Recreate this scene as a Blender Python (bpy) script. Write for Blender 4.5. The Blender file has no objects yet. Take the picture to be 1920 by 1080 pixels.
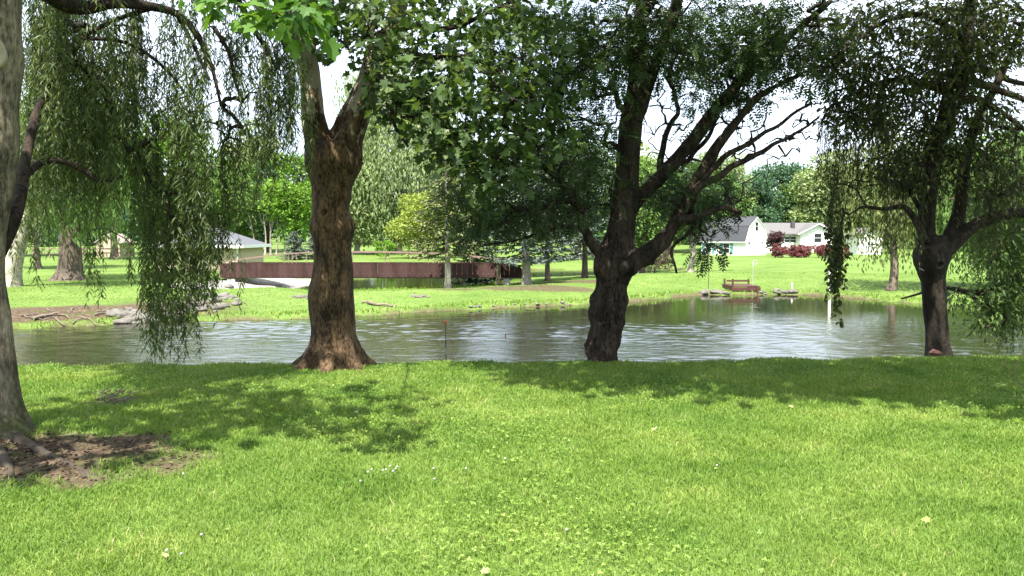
import bpy, math, random
import numpy as np
from mathutils import Vector

R = random.Random(11)
RN = np.random.default_rng(11)
sc = bpy.context.scene
col = sc.collection
rad = math.radians

# ------------------------------------------------------------------ camera, sky, sun
EYE = 1.6
FPX = 1500.0
PITCH = math.atan(100 / FPX)
cam_d = bpy.data.cameras.new("camera")
cam_d.lens = 36 * FPX / 1920
cam_d.sensor_width = 36
cam_d.clip_end = 3000
cam_d.clip_start = 0.05
cam = bpy.data.objects.new("camera", cam_d)
cam.location = (0, 0, EYE)
cam.rotation_euler = (math.pi / 2 - PITCH, 0, 0)
col.objects.link(cam)
sc.camera = cam

SUN_EL = rad(61)
SUN_H = np.array([-0.22, -0.975]); SUN_H = SUN_H / np.linalg.norm(SUN_H)
TOSUN = np.array([SUN_H[0] * math.cos(SUN_EL), SUN_H[1] * math.cos(SUN_EL), math.sin(SUN_EL)])
w = bpy.data.worlds.new("World")
sc.world = w
w.use_nodes = True
wn = w.node_tree
bg = wn.nodes["Background"]
sky = wn.nodes.new("ShaderNodeTexSky")
sky.sky_type = 'NISHITA'
sky.sun_disc = False
sky.sun_elevation = SUN_EL
sky.sun_rotation = math.atan2(SUN_H[0], SUN_H[1]) % (2 * math.pi)
sky.dust_density = 2.0
sky.air_density = 1.0
# thin bright cloud veil in the sky itself
tcw = wn.nodes.new("ShaderNodeTexCoord")
nzw = wn.nodes.new("ShaderNodeTexNoise"); nzw.inputs['Scale'].default_value = 2.2; nzw.inputs['Detail'].default_value = 6
rpw = wn.nodes.new("ShaderNodeValToRGB")
rpw.color_ramp.elements[0].position = 0.38; rpw.color_ramp.elements[0].color = (0.4, 0.4, 0.4, 1)
rpw.color_ramp.elements[1].position = 0.62; rpw.color_ramp.elements[1].color = (0.85, 0.85, 0.85, 1)
mxw = wn.nodes.new("ShaderNodeMixRGB")
mxw.inputs[2].default_value = (8.6, 9.6, 10.8, 1)
wn.links.new(tcw.outputs['Generated'], nzw.inputs['Vector'])
wn.links.new(nzw.outputs['Fac'], rpw.inputs['Fac'])
wn.links.new(rpw.outputs['Color'], mxw.inputs[0])
wn.links.new(sky.outputs['Color'], mxw.inputs[1])
wn.links.new(mxw.outputs['Color'], bg.inputs['Color'])
bg.inputs['Strength'].default_value = 0.084
sun_d = bpy.data.lights.new("sun", 'SUN')
sun_d.energy = 4.9
sun_d.angle = rad(0.53)
sun_d.color = (1.0, 0.95, 0.86)
sun = bpy.data.objects.new("sun", sun_d)
sun.rotation_euler = Vector(-TOSUN).to_track_quat('-Z', 'Y').to_euler()
sun.location = (0, 0, 40)
col.objects.link(sun)
vs = sc.view_settings
vs.view_transform = 'Standard'
vs.look = 'None'
vs.gamma = 1
vs.use_curve_mapping = False
vs.exposure = 1.65
cy = sc.cycles
cy.max_bounces = 7
cy.diffuse_bounces = 3
cy.glossy_bounces = 3
cy.transmission_bounces = 4
cy.transparent_max_bounces = 4
cy.caustics_reflective = False
cy.caustics_refractive = False
cy.use_denoising = True
cy.sample_clamp_indirect = 6

# ------------------------------------------------------------------ pixel <-> world (1920x1080 photo pixels)
CP, SP = math.cos(PITCH), math.sin(PITCH)
def W(px, row, y):
    u = (px - 960) / FPX; v = (540 - row) / FPX
    t = y / (CP + v * SP)
    return np.array([u * t, y, EYE + (v * CP - SP) * t])
def G(px, row, z):
    u = (px - 960) / FPX; v = (540 - row) / FPX
    t = (z - EYE) / (v * CP - SP)
    return np.array([u * t, (CP + v * SP) * t, z])

# ------------------------------------------------------------------ noise
def _h(ix, iy, iz, s):
    n = (ix.astype(np.int64) * 374761393 + iy.astype(np.int64) * 668265263 + iz.astype(np.int64) * 2147483647 + s * 974711) & 0x7fffffff
    n = ((n ^ (n >> 13)) * 1274126177) & 0x7fffffff
    n = ((n ^ (n >> 15)) * 668265263) & 0x7fffffff
    return (n ^ (n >> 16)) % 65536 / 65535.0
def vnoise(P, s=0):
    P = np.asarray(P, float)
    i = np.floor(P).astype(np.int64); f = P - i
    f = f * f * (3 - 2 * f)
    out = 0
    for dx in (0, 1):
        wx = f[:, 0] if dx else 1 - f[:, 0]
        for dy in (0, 1):
            wy = f[:, 1] if dy else 1 - f[:, 1]
            for dz in (0, 1):
                wz = f[:, 2] if dz else 1 - f[:, 2]
                out = out + wx * wy * wz * _h(i[:, 0] + dx, i[:, 1] + dy, i[:, 2] + dz, s)
    return out
def fbm(P, o=4, s=0):
    P = np.asarray(P, float)
    a, t, r = 0.5, 0.0, 0
    for k in range(o):
        r = r + a * vnoise(P * 2 ** k, s + k); t += a; a *= 0.5
    return r / t
def n2(x, y, sc_, o=3, s=0):
    x = np.asarray(x, float).ravel(); y = np.asarray(y, float).ravel()
    return fbm(np.stack([x * sc_, y * sc_, np.zeros_like(x)], 1), o, s)
def sstep(a, b, x):
    t = np.clip((x - a) / (b - a), 0, 1)
    return t * t * (3 - 2 * t)

# ------------------------------------------------------------------ mesh helpers
def tag(o, label=None, cat=None, group=None, kind=None):
    if label: o['label'] = label
    if cat: o['category'] = cat
    if group: o['group'] = group
    if kind: o['kind'] = kind
    return o
def thing(name, label, cat, loc=(0, 0, 0), rz=0, group=None):
    o = bpy.data.objects.new(name, None)
    o.location = [float(c) for c in loc]; o.rotation_euler = (0, 0, rz)
    col.objects.link(o)
    return tag(o, label, cat, group)
def mesh_np(name, V, Fs, smooth=False, attrs=None, mats=()):
    me = bpy.data.meshes.new(name)
    V = np.asarray(V, np.float32)
    Fs = [np.asarray(f, np.int32) for f in Fs if len(f)]
    me.vertices.add(len(V)); me.vertices.foreach_set('co', V.ravel())
    nl = sum(f.size for f in Fs); nf = sum(len(f) for f in Fs)
    me.loops.add(nl); me.polygons.add(nf)
    me.loops.foreach_set('vertex_index', np.concatenate([f.ravel() for f in Fs]))
    tot = np.concatenate([np.full(len(f), f.shape[1], np.int32) for f in Fs])
    st = np.concatenate([[0], np.cumsum(tot)[:-1]]).astype(np.int32)
    me.polygons.foreach_set('loop_start', st)
    me.polygons.foreach_set('use_smooth', np.full(nf, bool(smooth)))
    for m in mats: me.materials.append(m)
    me.update(calc_edges=True)
    for k, (dom, arr) in (attrs or {}).items():
        a = me.attributes.new(k, 'FLOAT', dom)
        a.data.foreach_set('value', np.asarray(arr, np.float32))
    return me
def obj(name, me, parent=None):
    o = bpy.data.objects.new(name, me)
    col.objects.link(o)
    if parent is not None: o.parent = parent
    return o
class MB:
    """collects triangles and quads, builds ONE mesh object"""
    def __init__(s): s.V = []; s.F3 = []; s.F4 = []; s.n = 0; s.A = []
    def add(s, V, F3=None, F4=None):
        V = np.asarray(V, float).reshape(-1, 3)
        if F3 is not None and len(F3): s.F3.append(np.asarray(F3) + s.n)
        if F4 is not None and len(F4): s.F4.append(np.asarray(F4) + s.n)
        s.V.append(V); s.n += len(V)
        return s
    def box(s, c, d, rz=0, taper=1.0):
        x, y, z = d[0] / 2, d[1] / 2, d[2] / 2
        B = np.array([[-x, -y, -z], [x, -y, -z], [x, y, -z], [-x, y, -z], [-x * taper, -y * taper, z], [x * taper, -y * taper, z], [x * taper, y * taper, z], [-x * taper, y * taper, z]])
        cr, sr = math.cos(rz), math.sin(rz)
        B = np.stack([B[:, 0] * cr - B[:, 1] * sr, B[:, 0] * sr + B[:, 1] * cr, B[:, 2]], 1) + np.asarray(c)
        return s.add(B, F4=[[0, 3, 2, 1], [4, 5, 6, 7], [0, 1, 5, 4], [1, 2, 6, 5], [2, 3, 7, 6], [3, 0, 4, 7]])
    def tube(s, P, r, sides=8, cap=True, rmod=None):
        V, F4, F3 = tube(P, r, sides, cap, rmod)
        return s.add(V, F3, F4)
    def prism(s, poly, axis, a, b):
        """extrude a 2D polygon (list of (p,q)) along axis from a to b"""
        n = len(poly); V = []
        for t in (a, b):
            for p, q in poly:
                V.append((t, p, q) if axis == 'x' else (p, t, q) if axis == 'y' else (p, q, t))
        F4 = [[i, (i + 1) % n, n + (i + 1) % n, n + i] for i in range(n)]
        F3 = [[0, i + 1, i] for i in range(1, n - 1)] + [[n, n + i, n + i + 1] for i in range(1, n - 1)]
        return s.add(V, F3, F4)
    def data(s, off=None):
        V = np.concatenate(s.V)
        if off is not None: V = V - np.asarray(off)
        return V, [np.concatenate(s.F3) if s.F3 else np.zeros((0, 3), int), np.concatenate(s.F4) if s.F4 else np.zeros((0, 4), int)]
    def build(s, name, mat, parent=None, off=None, smooth=False, bevel=0):
        V, F = s.data(off)
        me = mesh_np(name, V, F, smooth, mats=[mat])
        o = obj(name, me, parent)
        if bevel:
            b = o.modifiers.new("bevel", 'BEVEL'); b.width = bevel; b.segments = 2; b.limit_method = 'ANGLE'
        return o
def frames(P):
    P = np.asarray(P, float)
    T = np.gradient(P, axis=0); T /= np.linalg.norm(T, axis=1)[:, None] + 1e-9
    n = np.cross(T[0], [0.3, 0.9, 0.2]); n /= np.linalg.norm(n) + 1e-9
    N = [n]
    for t in T[1:]:
        n = n - t * np.dot(n, t); n = n / (np.linalg.norm(n) + 1e-9); N.append(n)
    N = np.array(N); B = np.cross(T, N)
    return T, N, B
def tube(P, r, sides=8, cap=True, rmod=None):
    P = np.asarray(P, float); k = len(P)
    r = np.broadcast_to(np.asarray(r, float), (k,))
    T, N, B = frames(P)
    a = np.arange(sides) * 2 * math.pi / sides
    rr = r[:, None] * (np.ones(sides) if rmod is None else rmod(k, a))
    V = P[:, None] + rr[..., None] * (np.cos(a)[None, :, None] * N[:, None] + np.sin(a)[None, :, None] * B[:, None])
    V = V.reshape(-1, 3)
    i = np.arange(k - 1)[:, None] * sides; j = np.arange(sides)[None]; j2 = (j + 1) % sides
    F4 = np.stack([i + j, i + j2, i + sides + j2, i + sides + j], -1).reshape(-1, 4)
    F3 = np.zeros((0, 3), int)
    if cap:
        V = np.vstack([V, P[0], P[-1]])
        c0, c1 = k * sides, k * sides + 1; jj = np.arange(sides)
        F3 = np.vstack([np.stack([np.full(sides, c0), (jj + 1) % sides, jj], 1),
                        np.stack([np.full(sides, c1), (k - 1) * sides + jj, (k - 1) * sides + (jj + 1) % sides], 1)])
    return V, F4, F3
def spline(P, step=0.06, extra=None):
    """Catmull-Rom resample; extra columns ride along"""
    P = np.asarray(P, float)
    if len(P) == 2: P = np.vstack([P[0], (P[0] + P[1]) / 2, P[1]])
    Q = np.vstack([2 * P[0] - P[1], P, 2 * P[-1] - P[-2]])
    out = []
    for i in range(len(P) - 1):
        a, b, c, d = Q[i:i + 4]
        L = np.linalg.norm((c - b)[:3]); m = max(2, int(L / step))
        t = (np.arange(m) / m)[:, None]
        out.append(0.5 * (2 * b + (c - a) * t + (2 * a - 5 * b + 4 * c - d) * t ** 2 + (3 * b - a - 3 * c + d) * t ** 3))
    out.append(P[-1:])
    return np.vstack(out)

# ------------------------------------------------------------------ materials
def newmat(name):
    m = bpy.data.materials.new(name); m.use_nodes = True
    nt = m.node_tree
    return m, nt, nt.nodes["Principled BSDF"]
def nd(nt, typ, **kw):
    n = nt.nodes.new(typ)
    for k, v in kw.items():
        if k in n.inputs: n.inputs[k].default_value = v
        else: setattr(n, k, v)
    return n
def ramp(nt, stops):
    n = nt.nodes.new("ShaderNodeValToRGB")
    e = n.color_ramp.elements
    while len(e) < len(stops): e.new(0.5)
    for i, (p, c) in enumerate(stops):
        e[i].position = p; e[i].color = (*c, 1) if len(c) == 3 else c
    return n
def mixc(nt, fac, a, b, mode='MIX'):
    n = nt.nodes.new("ShaderNodeMixRGB"); n.blend_type = mode
    for s, v in ((0, fac), (1, a), (2, b)):
        if hasattr(v, 'is_linked') or hasattr(v, 'links'): nt.links.new(v, n.inputs[s])
        elif isinstance(v, (int, float)): n.inputs[s].default_value = v
        else: n.inputs[s].default_value = (*v, 1)
    return n.outputs[0]
def pos_noise(nt, scale, detail=4, stretch=(1, 1, 1), coord='Position', rough=0.55):
    if coord == 'Position': src = nt.nodes.new("ShaderNodeNewGeometry").outputs['Position']
    else: src = nt.nodes.new("ShaderNodeTexCoord").outputs['Object']
    mp = nt.nodes.new("ShaderNodeMapping"); mp.inputs['Scale'].default_value = stretch
    nt.links.new(src, mp.inputs['Vector'])
    n = nt.nodes.new("ShaderNodeTexNoise"); n.inputs['Scale'].default_value = scale; n.inputs['Detail'].default_value = detail; n.inputs['Roughness'].default_value = rough
    nt.links.new(mp.outputs[0], n.inputs['Vector'])
    return n.outputs['Fac']
def attr(nt, name):
    n = nt.nodes.new("ShaderNodeAttribute"); n.attribute_name = name
    return n.outputs['Fac']
def bump(nt, b, h, strength=0.5, dist=0.02):
    n = nt.nodes.new("ShaderNodeBump"); n.inputs['Strength'].default_value = strength; n.inputs['Distance'].default_value = dist
    nt.links.new(h, n.inputs['Height']); nt.links.new(n.outputs[0], b.inputs['Normal'])
def leaf_mat(name, c1, c2, c3=None, trans=0.35, rough=0.45, tcol=None, spec=0.3):
    m, nt, b = newmat(name)
    c3 = c3 or c2
    rp = ramp(nt, [(0.0, c1), (0.55, c2), (1.0, c3)])
    nt.links.new(attr(nt, 'var'), rp.inputs[0])
    nt.links.new(rp.outputs[0], b.inputs['Base Color'])
    b.inputs['Roughness'].default_value = rough
    b.inputs['Specular IOR Level'].default_value = spec
    tr = nt.nodes.new("ShaderNodeBsdfTranslucent")
    tc = mixc(nt, 1.0, rp.outputs[0], tcol or (1.5, 1.45, 0.6), 'MULTIPLY')
    nt.links.new(tc, tr.inputs['Color'])
    mx = nt.nodes.new("ShaderNodeMixShader"); mx.inputs[0].default_value = trans
    nt.links.new(b.outputs[0], mx.inputs[1]); nt.links.new(tr.outputs[0], mx.inputs[2])
    nt.links.new(mx.outputs[0], nt.nodes["Material Output"].inputs['Surface'])
    return m
def bark_mat(name, dark, light, scale=9, stretch=(1, 1, 0.3), pale=None, moss=None, bstr=0.8):
    m, nt, b = newmat(name)
    n1 = pos_noise(nt, scale, 8, stretch, rough=0.65)
    n2_ = pos_noise(nt, scale * 0.28, 4)
    nf = pos_noise(nt, scale * 4.5, 6, (1, 1, 0.35), rough=0.7)
    nm = nd(nt, 'ShaderNodeMath', operation='MULTIPLY_ADD'); nm.inputs[1].default_value = 0.75; nt.links.new(nf, nm.inputs[0])
    nh = nd(nt, 'ShaderNodeMath', operation='MULTIPLY_ADD'); nh.inputs[1].default_value = 0.65; nh.inputs[2].default_value = -0.19; nt.links.new(n1, nh.inputs[0]); nt.links.new(nh.outputs[0], nm.inputs[2])
    rp = ramp(nt, [(0.40, dark), (0.64, light)])
    nt.links.new(nm.outputs[0], rp.inputs[0])
    rp2 = ramp(nt, [(0.35, (0.6, 0.6, 0.6)), (0.7, (1.25, 1.22, 1.18))])
    nt.links.new(n2_, rp2.inputs[0])
    c = mixc(nt, 1.0, rp.outputs[0], rp2.outputs[0], 'MULTIPLY')
    geo = nt.nodes.new("ShaderNodeNewGeometry"); sx = nt.nodes.new("ShaderNodeSeparateXYZ")
    nt.links.new(geo.outputs['Position'], sx.inputs[0])
    if pale:   # flaking pale bark higher up: (colour, z0, z1)
        mr = nd(nt, "ShaderNodeMapRange"); mr.inputs['From Min'].default_value = pale[1]; mr.inputs['From Max'].default_value = pale[2]
        nt.links.new(sx.outputs['Z'], mr.inputs['Value'])
        n3 = pos_noise(nt, 11, 6, (1, 1, 0.6))
        ad = nd(nt, "ShaderNodeMath", operation='ADD'); nt.links.new(n3, ad.inputs[0])
        ml = nd(nt, "ShaderNodeMath", operation='MULTIPLY'); ml.inputs[1].default_value = 0.36
        nt.links.new(mr.outputs[0], ml.inputs[0]); nt.links.new(ml.outputs[0], ad.inputs[1])
        rp3 = ramp(nt, [(0.74, (0, 0, 0)), (0.80, (1, 1, 1))]); nt.links.new(ad.outputs[0], rp3.inputs[0])
        c = mixc(nt, rp3.outputs[0], c, pale[0])
    if moss:   # (colour, z0, z1): moss towards the root flare
        mr = nd(nt, "ShaderNodeMapRange"); mr.inputs['From Min'].default_value = moss[2]; mr.inputs['From Max'].default_value = moss[1]
        nt.links.new(sx.outputs['Z'], mr.inputs['Value'])
        n3 = pos_noise(nt, 11, 5)
        ml = nd(nt, "ShaderNodeMath", operation='MULTIPLY'); nt.links.new(mr.outputs[0], ml.inputs[0]); nt.links.new(n3, ml.inputs[1])
        rp3 = ramp(nt, [(0.28, (0, 0, 0)), (0.45, (0.85, 0.85, 0.85))]); nt.links.new(ml.outputs[0], rp3.inputs[0])
        c = mixc(nt, rp3.outputs[0], c, moss[0])
    nt.links.new(c, b.inputs['Base Color'])
    b.inputs['Roughness'].default_value = 0.85
    b.inputs['Specular IOR Level'].default_value = 0.2
    bump(nt, b, nm.outputs[0], bstr, 0.04)
    return m
def plain(name, c, rough=0.6, var=0.12, scale=6, spec=0.3, metal=0, b_=0.15, stretch=(1, 1, 1)):
    m, nt, b = newmat(name)
    n1 = pos_noise(nt, scale, 6, stretch)
    rp = ramp(nt, [(0.3, tuple(max(0, x * (1 - var)) for x in c)), (0.7, tuple(x * (1 + var) for x in c))])
    nt.links.new(n1, rp.inputs[0]); nt.links.new(rp.outputs[0], b.inputs['Base Color'])
    b.inputs['Roughness'].default_value = rough; b.inputs['Specular IOR Level'].default_value = spec; b.inputs['Metallic'].default_value = metal
    if b_: bump(nt, b, n1, b_, 0.01)
    return m
def striped(name, c1, c2, axis, period, rough=0.6):
    """horizontal clapboard / shingle courses: bands along one object axis"""
    m, nt, b = newmat(name)
    tc = nt.nodes.new("ShaderNodeTexCoord"); sx = nt.nodes.new("ShaderNodeSeparateXYZ")
    nt.links.new(tc.outputs['Object'], sx.inputs[0])
    dv = nd(nt, "ShaderNodeMath", operation='DIVIDE'); dv.inputs[1].default_value = period; nt.links.new(sx.outputs[axis], dv.inputs[0])
    fr = nd(nt, "ShaderNodeMath", operation='FRACT'); nt.links.new(dv.outputs[0], fr.inputs[0])
    rp = ramp(nt, [(0.0, c2), (0.14, c1), (1.0, c1)]); nt.links.new(fr.outputs[0], rp.inputs[0])
    n1 = pos_noise(nt, 3, 5)
    rp2 = ramp(nt, [(0.3, (0.88, 0.88, 0.88)), (0.7, (1.06, 1.06, 1.06))]); nt.links.new(n1, rp2.inputs[0])
    nt.links.new(mixc(nt, 1.0, rp.outputs[0], rp2.outputs[0], 'MULTIPLY'), b.inputs['Base Color'])
    b.inputs['Roughness'].default_value = rough
    bump(nt, b, fr.outputs[0], 0.4, 0.02)
    return m

M = {}
M['maple_leaf'] = leaf_mat('maple leaf', (0.030, 0.056, 0.018), (0.070, 0.118, 0.038), (0.140, 0.190, 0.075), 0.42, 0.42)
M['young_leaf'] = leaf_mat('young maple leaf', (0.035, 0.085, 0.018), (0.070, 0.150, 0.028), (0.12, 0.22, 0.04), 0.42, 0.4)
M['locust_leaf'] = leaf_mat('locust leaf', (0.024, 0.046, 0.016), (0.050, 0.088, 0.030), (0.100, 0.150, 0.055), 0.36)
M['willow_leaf'] = leaf_mat('willow leaf', (0.046, 0.074, 0.028), (0.095, 0.138, 0.048), (0.165, 0.21, 0.085), 0.44)
M['olive_leaf'] = leaf_mat('olive willow leaf', (0.024, 0.036, 0.012), (0.052, 0.070, 0.020), (0.115, 0.130, 0.04), 0.36)
M['bark_maple'] = bark_mat('flaking maple bark', (0.018, 0.011, 0.006), (0.170, 0.110, 0.060), 11, pale=((0.30, 0.255, 0.185), 2.2, 3.5))
M['bark_dark'] = bark_mat('dark locust bark', (0.005, 0.004, 0.003), (0.062, 0.045, 0.032), 10)
M['bark_willow'] = bark_mat('grey willow bark', (0.060, 0.048, 0.034), (0.29, 0.245, 0.18), 10, moss=((0.045, 0.058, 0.016), 0.0, 1.0))
M['bark_willow_dark'] = bark_mat('dark willow bark', (0.007, 0.006, 0.004), (0.040, 0.030, 0.021), 11)
M['bark_far'] = bark_mat('far bark', (0.06, 0.045, 0.033), (0.20, 0.165, 0.13), 4)
M['bark_pale'] = bark_mat('pale bark', (0.20, 0.17, 0.14), (0.50, 0.46, 0.40), 5)
M['fallen'] = leaf_mat('fallen leaf', (0.20, 0.26, 0.06), (0.32, 0.36, 0.12), (0.42, 0.40, 0.20), 0.3)
M['twig'] = plain('twig bark', (0.020, 0.015, 0.011), 0.8)
M['wood_end'] = plain('cut wood', (0.26, 0.225, 0.165), 0.8, 0.2, 20)

# ------------------------------------------------------------------ ground
WZ = -1.2
farA = [G(p, r, WZ)[:2] for p, r in [(-900, 650), (-300, 640), (25, 619), (130, 613), (240, 607), (300, 603), (400, 602), (560, 599), (700, 593), (820, 585), (900, 579), (1000, 575), (1100, 571), (1180, 567), (1250, 560), (1305, 554), (1400, 553), (1492, 553), (1560, 557), (1640, 563), (1750, 571), (1850, 578), (1950, 586), (2300, 600), (3000, 610)]]
nearA = [(60, 17), (30, 16), (12, 14.5), (9, 13.0), (7.6, 11.3), (0, 10.85), (-6, 10.45), (-14, 10.3), (-50, 9.8)]
POND_A = np.array([tuple(p) for p in farA] + nearA)
nearB = [(395, 556), (480, 553), (580, 550), (700, 547), (830, 543), (900, 538), (940, 531), (1000, 523), (1100, 519), (1180, 516), (1260, 512)]
farB = [(1270, 503), (1100, 505), (990, 506), (800, 509), (690, 515), (625, 523), (580, 532), (500, 543), (440, 549)]
POND_B = np.array([tuple(G(p, r, WZ)[:2]) for p, r in nearB + farB])
def sdist(x, y, poly):
    """distance to polygon edge, positive outside"""
    d = np.full(x.shape, 1e9); inside = np.zeros(x.shape, bool)
    n = len(poly)
    for i in range(n):
        ax, ay = poly[i]; bx, by = poly[(i + 1) % n]
        ex, ey = bx - ax, by - ay
        t = np.clip(((x - ax) * ex + (y - ay) * ey) / (ex * ex + ey * ey + 1e-12), 0, 1)
        d = np.minimum(d, np.hypot(x - ax - t * ex, y - ay - t * ey))
        c = ((ay > y) != (by > y)) & (x < (bx - ax) * (y - ay) / (by - ay + 1e-12) + ax)
        inside ^= c
    return np.where(inside, -d, d)
SOIL_C = (-3.75, 5.6); SOIL_R = (1.55, 0.78)
SPRUCE_SOIL = [(G(1000, 540, -0.85)[:2], 3.2, 1.6), (G(850, 548, -0.95)[:2], 1.2, 0.6), (G(1080, 528, -0.8)[:2], 2.6, 1.2)]
def terrain(x, y):
    x = np.asarray(x, float); y = np.asarray(y, float)
    shp = x.shape; x = x.ravel(); y = y.ravel()
    wob = (n2(x, y, 0.9, 3, 5) - 0.5) * np.where(y > 15, 1.1, 0.35) + (n2(x, y, 3.1, 2, 6) - 0.5) * 0.25
    dA = sdist(x, y, POND_A) + wob; dB = sdist(x, y, POND_B) + wob * 1.2
    d = np.minimum(dA, dB)
    near = y < 15 + 0.12 * np.maximum(x, 0)
    big = (n2(x, y, 0.07, 3, 9) - 0.5)
    L = np.where(near, 0.0 + 0.06 * (n2(x, y, 0.5, 2, 1) - 0.5), -0.72 + big * 0.35)
    L = L + np.where(near, 0, 0.0035 * np.maximum(y - 62, 0) + 0.00002 * np.maximum(y - 140, 0) ** 2)
    left = sstep(-8.5, -11, x) * (y > 15) * (y < 60)
    bank = np.where(near, 1.35 * sstep(0, 1.1, d) , 0.10 * sstep(0, 0.25, d) + (0.055 + 0.13 * left) * np.maximum(d, 0))
    z = WZ + np.minimum(bank, L - WZ)
    z = np.where(d < 0, WZ - np.minimum(-d * 0.35, 1.0) - 0.02, z)
    # root mound by the left willow
    e = ((x + 3.95) / 1.5) ** 2 + ((y - 5.95) / 1.1) ** 2
    z = z + 0.05 * np.exp(-e * 1.3) + np.where(e < 4, 0.05 * (n2(x, y, 6, 3, 3) - 0.5), 0) * np.exp(-e * 0.4)
    # soil mask
    es = ((x - SOIL_C[0]) / SOIL_R[0]) ** 2 + ((y - SOIL_C[1] + 0.06 * (x + 3.5)) / SOIL_R[1]) ** 2
    soil = sstep(1.35, 0.45, es + 2.0 * (n2(x, y, 2.2, 4, 21) - 0.5))
    ed = ((x - G(212, 752, 0)[0]) / 0.28) ** 2 + ((y - G(212, 752, 0)[1]) / 0.22) ** 2
    soil = np.maximum(soil, 0.8 * sstep(1.3, 0.4, ed + n2(x, y, 6, 3, 2) - 0.5))
    if True:
        brown = left * sstep(3.4, 2.0, dA + 1.5 * (n2(x, y, 0.6, 3, 8) - 0.5)) * sstep(0.15, 0.5, dA)
        edge = (y > 15) * sstep(0.55, 0.1, d + 1.2 * (n2(x, y, 0.8, 3, 12) - 0.35)) * (d > -0.3)
        soil = np.maximum(soil, np.maximum(brown, edge * 0.8))
        for (c, a, b_) in SPRUCE_SOIL:
            q = ((x - c[0]) / a) ** 2 + ((y - c[1]) / b_) ** 2
            soil = np.maximum(soil, 0.9 * sstep(1.4, 0.5, q + 0.9 * (n2(x, y, 1.2, 3, 14) - 0.5)))
    soil = np.where(d < 0, 1, soil)
    # pale gravel path / beach on the left end of the back pond
    ga = G(395, 548, -1.1)[:2]; gb = G(600, 529, -1.1)[:2]
    ex, ey = gb - ga; t = np.clip(((x - ga[0]) * ex + (y - ga[1]) * ey) / (ex * ex + ey * ey), 0, 1)
    dg = np.hypot(x - ga[0] - t * ex, y - ga[1] - t * ey)
    gravel = sstep(2.2, 1.5, dg + 1.0 * (n2(x, y, 0.8, 3, 31) - 0.5)) * (y > 35)
    return z.reshape(shp), soil.reshape(shp), gravel.reshape(shp)
def gz(x, y):
    return float(terrain(np.array([x]), np.array([y]))[0][0])
def axis(segs):
    out = []
    for a, b, s in segs: out.append(np.arange(a, b - 1e-6, s))
    out.append([segs[-1][1]])
    return np.concatenate(out)
def hit(px, row, d0=14.0, d1=95.0):
    dd = np.linspace(d0, d1, 700)
    pts = np.array([W(px, row, d) for d in dd])
    zt_ = np.maximum(terrain(pts[:, 0], pts[:, 1])[0], WZ)
    k = int(np.argmax(pts[:, 2] <= zt_))
    return np.array([pts[k, 0], pts[k, 1], zt_[k]])
gx = axis([(-1500, -200, 130), (-200, -60, 8), (-60, -24, 1.2), (-24, -7.5, 0.28), (-7.5, 7.5, 0.12), (7.5, 24, 0.28), (24, 60, 1.2), (60, 200, 8), (200, 1500, 130)])
gy = axis([(-300, -20, 20), (-20, 2, 1.0), (2, 13, 0.11), (13, 22, 0.4), (22, 44, 0.22), (44, 72, 0.45), (72, 160, 3), (160, 400, 20), (400, 2000, 160)])
XX, YY = np.meshgrid(gx, gy)
ZZ, SO, GR = terrain(XX, YY)
nx, ny = len(gx), len(gy)
ii = (np.arange(ny - 1)[:, None] * nx + np.arange(nx - 1)[None]).ravel()
GF = np.stack([ii, ii + 1, ii + nx + 1, ii + nx], 1)
m, nt, b = newmat('ground')
g1 = pos_noise(nt, 0.35, 5); g2 = pos_noise(nt, 14, 6, rough=0.7); g3 = pos_noise(nt, 2.2, 4)
rg = ramp(nt, [(0.30, (0.090, 0.150, 0.032)), (0.55, (0.122, 0.190, 0.045)), (0.75, (0.165, 0.220, 0.065))]); nt.links.new(g1, rg.inputs[0])
rg2 = ramp(nt, [(0.3, (0.62, 0.66, 0.6)), (0.7, (1.25, 1.2, 1.2))]); nt.links.new(g2, rg2.inputs[0])
rg3 = ramp(nt, [(0.35, (0.85, 0.88, 0.85)), (0.7, (1.15, 1.1, 1.1))]); nt.links.new(g3, rg3.inputs[0])
gc = mixc(nt, 1.0, mixc(nt, 1.0, rg.outputs[0], rg2.outputs[0], 'MULTIPLY'), rg3.outputs[0], 'MULTIPLY')
s1 = pos_noise(nt, 9, 8, rough=0.7)
rs = ramp(nt, [(0.3, (0.030, 0.021, 0.014)), (0.52, (0.085, 0.060, 0.040)), (0.75, (0.20, 0.155, 0.11))]); nt.links.new(s1, rs.inputs[0])
ms = pos_noise(nt, 2.6, 5); rm = ramp(nt, [(0.52, (0, 0, 0)), (0.64, (0.75, 0.75, 0.75))]); nt.links.new(ms, rm.inputs[0])
soilc = mixc(nt, rm.outputs[0], rs.outputs[0], (0.060, 0.072, 0.022))
gc = mixc(nt, attr(nt, 'soil'), gc, soilc)
rv = ramp(nt, [(0.3, (0.20, 0.19, 0.17)), (0.7, (0.38, 0.36, 0.33))]); nt.links.new(g2, rv.inputs[0])
gc = mixc(nt, attr(nt, 'gravel'), gc, rv.outputs[0])
nt.links.new(gc, b.inputs['Base Color']); b.inputs['Roughness'].default_value = 0.95; b.inputs['Specular IOR Level'].default_value = 0.1
bump(nt, b, g2, 0.7, 0.05)
M['ground'] = m
ground = obj('ground', mesh_np('ground', np.stack([XX.ravel(), YY.ravel(), ZZ.ravel()], 1), [GF], True, {'soil': ('POINT', SO.ravel()), 'gravel': ('POINT', GR.ravel())}, [m]))
tag(ground, 'sloping mown lawn with banks around the ponds', 'ground', kind='structure')

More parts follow.
